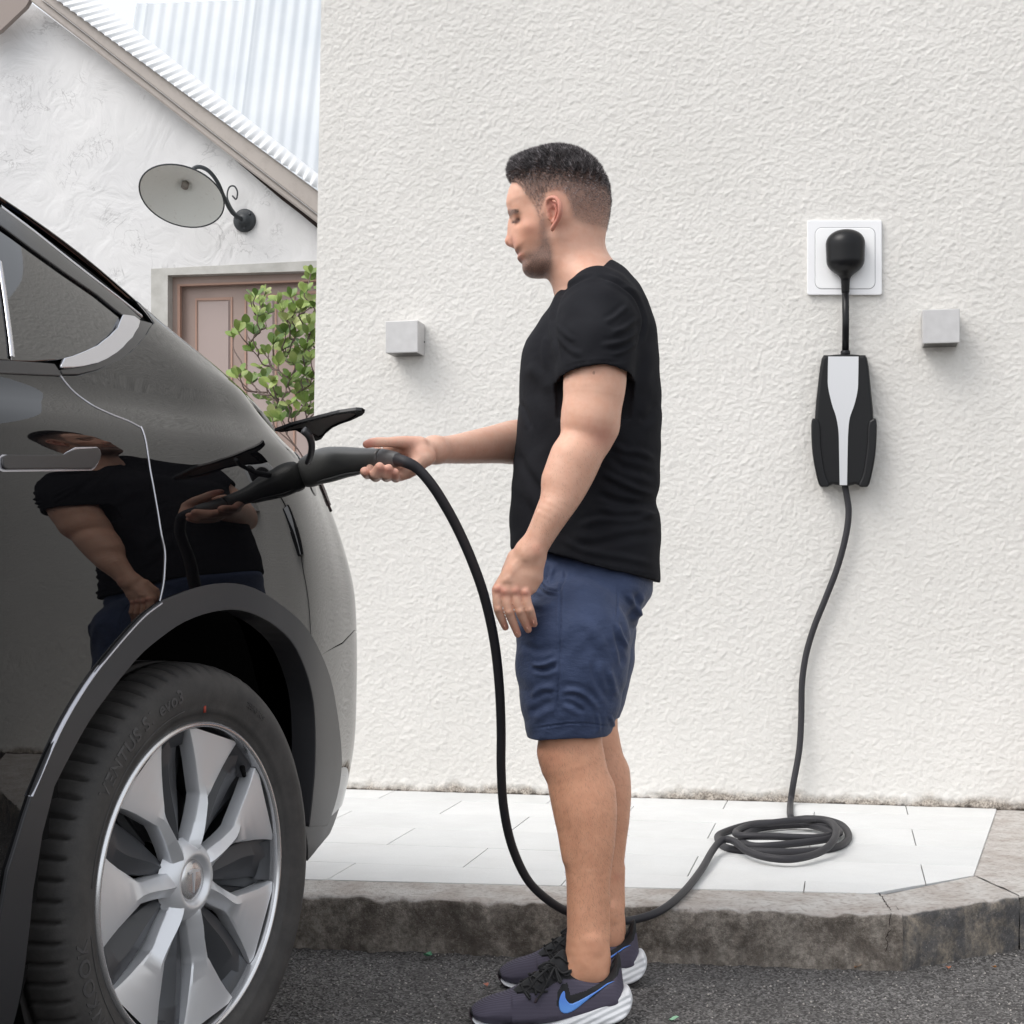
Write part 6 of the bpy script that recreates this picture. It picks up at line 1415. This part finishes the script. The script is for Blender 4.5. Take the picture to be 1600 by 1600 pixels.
# ================================================================== BUSH AND LITTER
m_leaf = M('bush_leaf', (.10, .19, .05), .42, spec=.4); b = NB(m_leaf)
c = b.ramp(b.noise(9, 1, vec=b.n('NewGeometry').outputs['Position']), [(.25, (.075, .15, .03)), (.42, (.15, .235, .05)), (.58, (.25, .33, .085)), (.72, (.40, .44, .18))])
b.out(c, nor=b.bump(b.noise(90, 3), .2, .002)); b.b.inputs['Subsurface Weight'].default_value = .0
m_twig = M('bush_twig', (.14, .10, .085), .8)
YB2 = 6.35
bush = root('leafy_bush', tuple(P(490, 900, YB2)*1), 'leafy green bush with thick round leaves between the door and the wall corner', 'bush')
bush.location.z = 0
rb_ = random.Random(11)
def leaf_mesh(k):
    V_ = []; n = 7; F_ = []
    for i in range(n):
        t = i/(n-1); w_ = (math.sin(math.pi*min(1, t*.92+.02)**1.35))*.30+.012; cup = .10*k*t*t
        for s in (-1, 0, 1): V_.append((s*w_, t, cup+abs(s)*.07*math.sin(math.pi*t)))
    for i in range(n-1):
        for s in range(2): a = i*3+s; F_.append((a, a+1, a+4, a+3))
    me = bpy.data.meshes.new('leaf'); me.from_pydata(V_, [], F_); me.polygons.foreach_set('use_smooth', [True]*len(me.polygons)); me.materials.append(m_leaf); return me
LM = [leaf_mesh(k) for k in (.4, 1.0, -.6)]
nleaf = 0; stuffV = []; stuffF = []
def put_leaf(p, d, n_, size):
    global nleaf
    if nleaf >= 290: size *= .9
    d = d.normalized(); sx_ = d.cross(n_).normalized(); nn = sx_.cross(d)
    Mx = Matrix((sx_, d, nn)).transposed().to_4x4()@Matrix.Scale(size, 4)
    if nleaf >= 290:
        me_ = rb_.choice(LM); k0 = len(stuffV); Mx.translation = p; stuffV.extend([tuple(Mx@v.co) for v in me_.vertices]); stuffF.extend([tuple(i+k0 for i in q.vertices) for q in me_.polygons]); nleaf += 1; return
    o = bpy.data.objects.new('leaf', rb_.choice(LM)); C.objects.link(o); o.parent = bush
    Mx.translation = p-bush.location; o.matrix_local = Mx; nleaf += 1
tips = [(400, 462), (415, 455), (432, 470), (403, 492), (420, 488), (372, 518), (385, 512), (398, 520), (366, 524), (410, 502), (440, 482), (447, 500), (452, 462), (462, 487), (470, 468), (478, 452), (482, 436), (486, 425), (470, 482), (484, 470), (455, 505), (470, 508), (436, 528), (446, 520), (428, 535), (462, 525), (478, 520), (484, 505), (392, 545), (412, 552), (420, 548), (440, 545), (436, 568), (462, 552), (478, 545), (460, 565), (476, 570), (486, 560), (368, 588), (373, 585), (391, 597), (388, 592), (412, 590), (424, 598), (430, 612), (416, 606), (446, 600), (440, 620), (456, 590), (476, 585), (482, 605), (465, 615), (450, 632), (435, 640), (425, 652), (438, 655), (470, 640), (480, 625), (484, 645), (455, 650), (445, 540), (405, 470), (392, 470), (486, 590), (488, 530), (490, 480), (494, 500), (498, 450), (500, 540), (500, 600), (496, 640), (508, 470), (510, 560), (512, 620)]
base_pts = [(470, 720), (480, 730), (462, 735), (492, 725)]
stemV = []; stemF = []
allst = []
nodes = [(x, y, P(x, y, YB2)) for x, y in base_pts]
for x, y in sorted(tips, key=lambda q: -q[1]):
    Yt = YB2+rb_.uniform(-.16, .16); p1 = P(x, y, Yt)
    cand = sorted([q for q in nodes if q[1] > y+22], key=lambda q: math.hypot(q[0]-x, (q[1]-y)*.8))[:4] or nodes[:4]
    bx2, by2, p0 = rb_.choice(cand[:3])
    m1 = p0.lerp(p1, .4)+Vector((rb_.uniform(-.02, .02), rb_.uniform(-.02, .02), -.02)); m2 = p0.lerp(p1, .75)+Vector((rb_.uniform(-.012, .012), 0, -.012))
    sp2 = spline([p0, m1, m2, p1], 4); allst.append(tube(sp2, list(np.linspace(.0040, .0018, len(sp2))), 6))
    for q in sp2[5::3]: v_ = Vector(q); nodes.append((800+F*v_.x/v_.y, HZ-F*(v_.z-HC)/v_.y, v_))
    d0 = Vector(sp2[-1]-sp2[-3]).normalized()
    for k in range(rb_.choice((4, 4, 5))):
        a = k*2.4+rb_.uniform(-.4, .4); side = Vector((math.cos(a), math.sin(a), .25*math.sin(a*1.7)))
        d = d0*rb_.uniform(.4, .9)+side*rb_.uniform(.6, 1.0)+Vector((0, 0, .35)); put_leaf(p1-d0*rb_.uniform(0, .02), d, Vector((rb_.uniform(-.3, .3), -.8, .8)), rb_.uniform(.040, .060))
for x, y in base_pts: allst.append(tube([P(x, y, YB2), Vector((P(475, 900, YB2).x, YB2, .0))], [.007, .012], 6))
for i in range(60):
    x = rb_.uniform(395, 492); y = rb_.uniform(470, 668)
    if x < 430+ (560-y)*.1 and rb_.random() < .6: continue
    p1 = P(x, y, YB2+rb_.uniform(.0, .3))
    for k in range(4):
        a = k*1.9+rb_.uniform(-.4, .4); put_leaf(p1, Vector((math.cos(a), math.sin(a), rb_.uniform(.1, .9))), Vector((rb_.uniform(-.3, .3), -.8, .8)), rb_.uniform(.036, .055))
fo_ = mk('foliage', stuffV, stuffF, m_leaf, bush); fo_['kind'] = 'stuff'
for i, (v, f) in enumerate(allst): mk('branch', v, f, m_twig, bush)
# litter on the road
def litter(px, py, size, col, label, kind='fallen_leaf', rot=0, cat='leaf'):
    p = gz(px, py, .004); n = 7; V_ = []; F_ = []
    for i in range(n):
        t = i/(n-1); w_ = math.sin(math.pi*t)**.8*.34+.01
        for s in (-1, 0, 1): V_.append(p+Vector((math.cos(rot)*(t-.5)-math.sin(rot)*s*w_, math.sin(rot)*(t-.5)+math.cos(rot)*s*w_, .08+abs(s)*.14+.12*math.sin(t*5+px)))*size)
    for i in range(n-1):
        for s in range(2): a = i*3+s; F_.append((a, a+1, a+4, a+3))
    tag(mk(kind, V_, F_, M('litter_%d' % px, col, .6), loc=tuple(p)), label, cat)
litter(668, 1494, .030, (.10, .28, .16), 'small green leaf lying on the asphalt left of the shoes', rot=1.1)
litter(585, 1483, .040, (.40, .22, .10), 'curled brown leaf on the asphalt at the kerb foot near the car', rot=.2)
litter(1343, 1511, .030, (.42, .22, .10), 'brown leaf fragment at the foot of the kerb corner', rot=.5)
litter(1482, 1513, .018, (.45, .16, .08), 'tiny reddish leaf scrap on the road right of the kerb corner', rot=1.4)
litter(1553, 1512, .018, (.60, .26, .06), 'tiny orange leaf scrap on the road at the far right', rot=.9)
litter(759, 1540, .018, (.42, .14, .09), 'small red scrap on the asphalt beside the far shoe toe', rot=2)
litter(1053, 1594, .022, (.25, .45, .30), 'pale green scrap on the asphalt right of the near shoe', rot=.3)
# grit
gr_ = random.Random(5); V_ = []; F_ = []
for i in range(420):
    px = gr_.uniform(420, 1600); py = gr_.uniform(1485, 1600); p = gz(px, py, .0015); s = gr_.uniform(.0012, .0030); k = len(V_)
    for a, bq, c_ in ((1, 0, 0), (-1, 0, 0), (0, 1, 0), (0, -1, 0), (0, 0, .9), (0, 0, -.9)): V_.append(p+Vector((a*gr_.uniform(.6, 1.2), bq*gr_.uniform(.6, 1.2), c_))*s)
    F_ += [(k+i_, k+j_, k+l_) for i_, j_, l_ in ((0, 2, 4), (2, 1, 4), (1, 3, 4), (3, 0, 4), (2, 0, 5), (1, 2, 5), (3, 1, 5), (0, 3, 5))]
m_grit = M('grit', (.42, .39, .36), .8)
tag(mk('road_grit', V_, F_, m_grit, smooth=False), 'pale grit scattered over the dark asphalt', 'grit', kind='stuff')
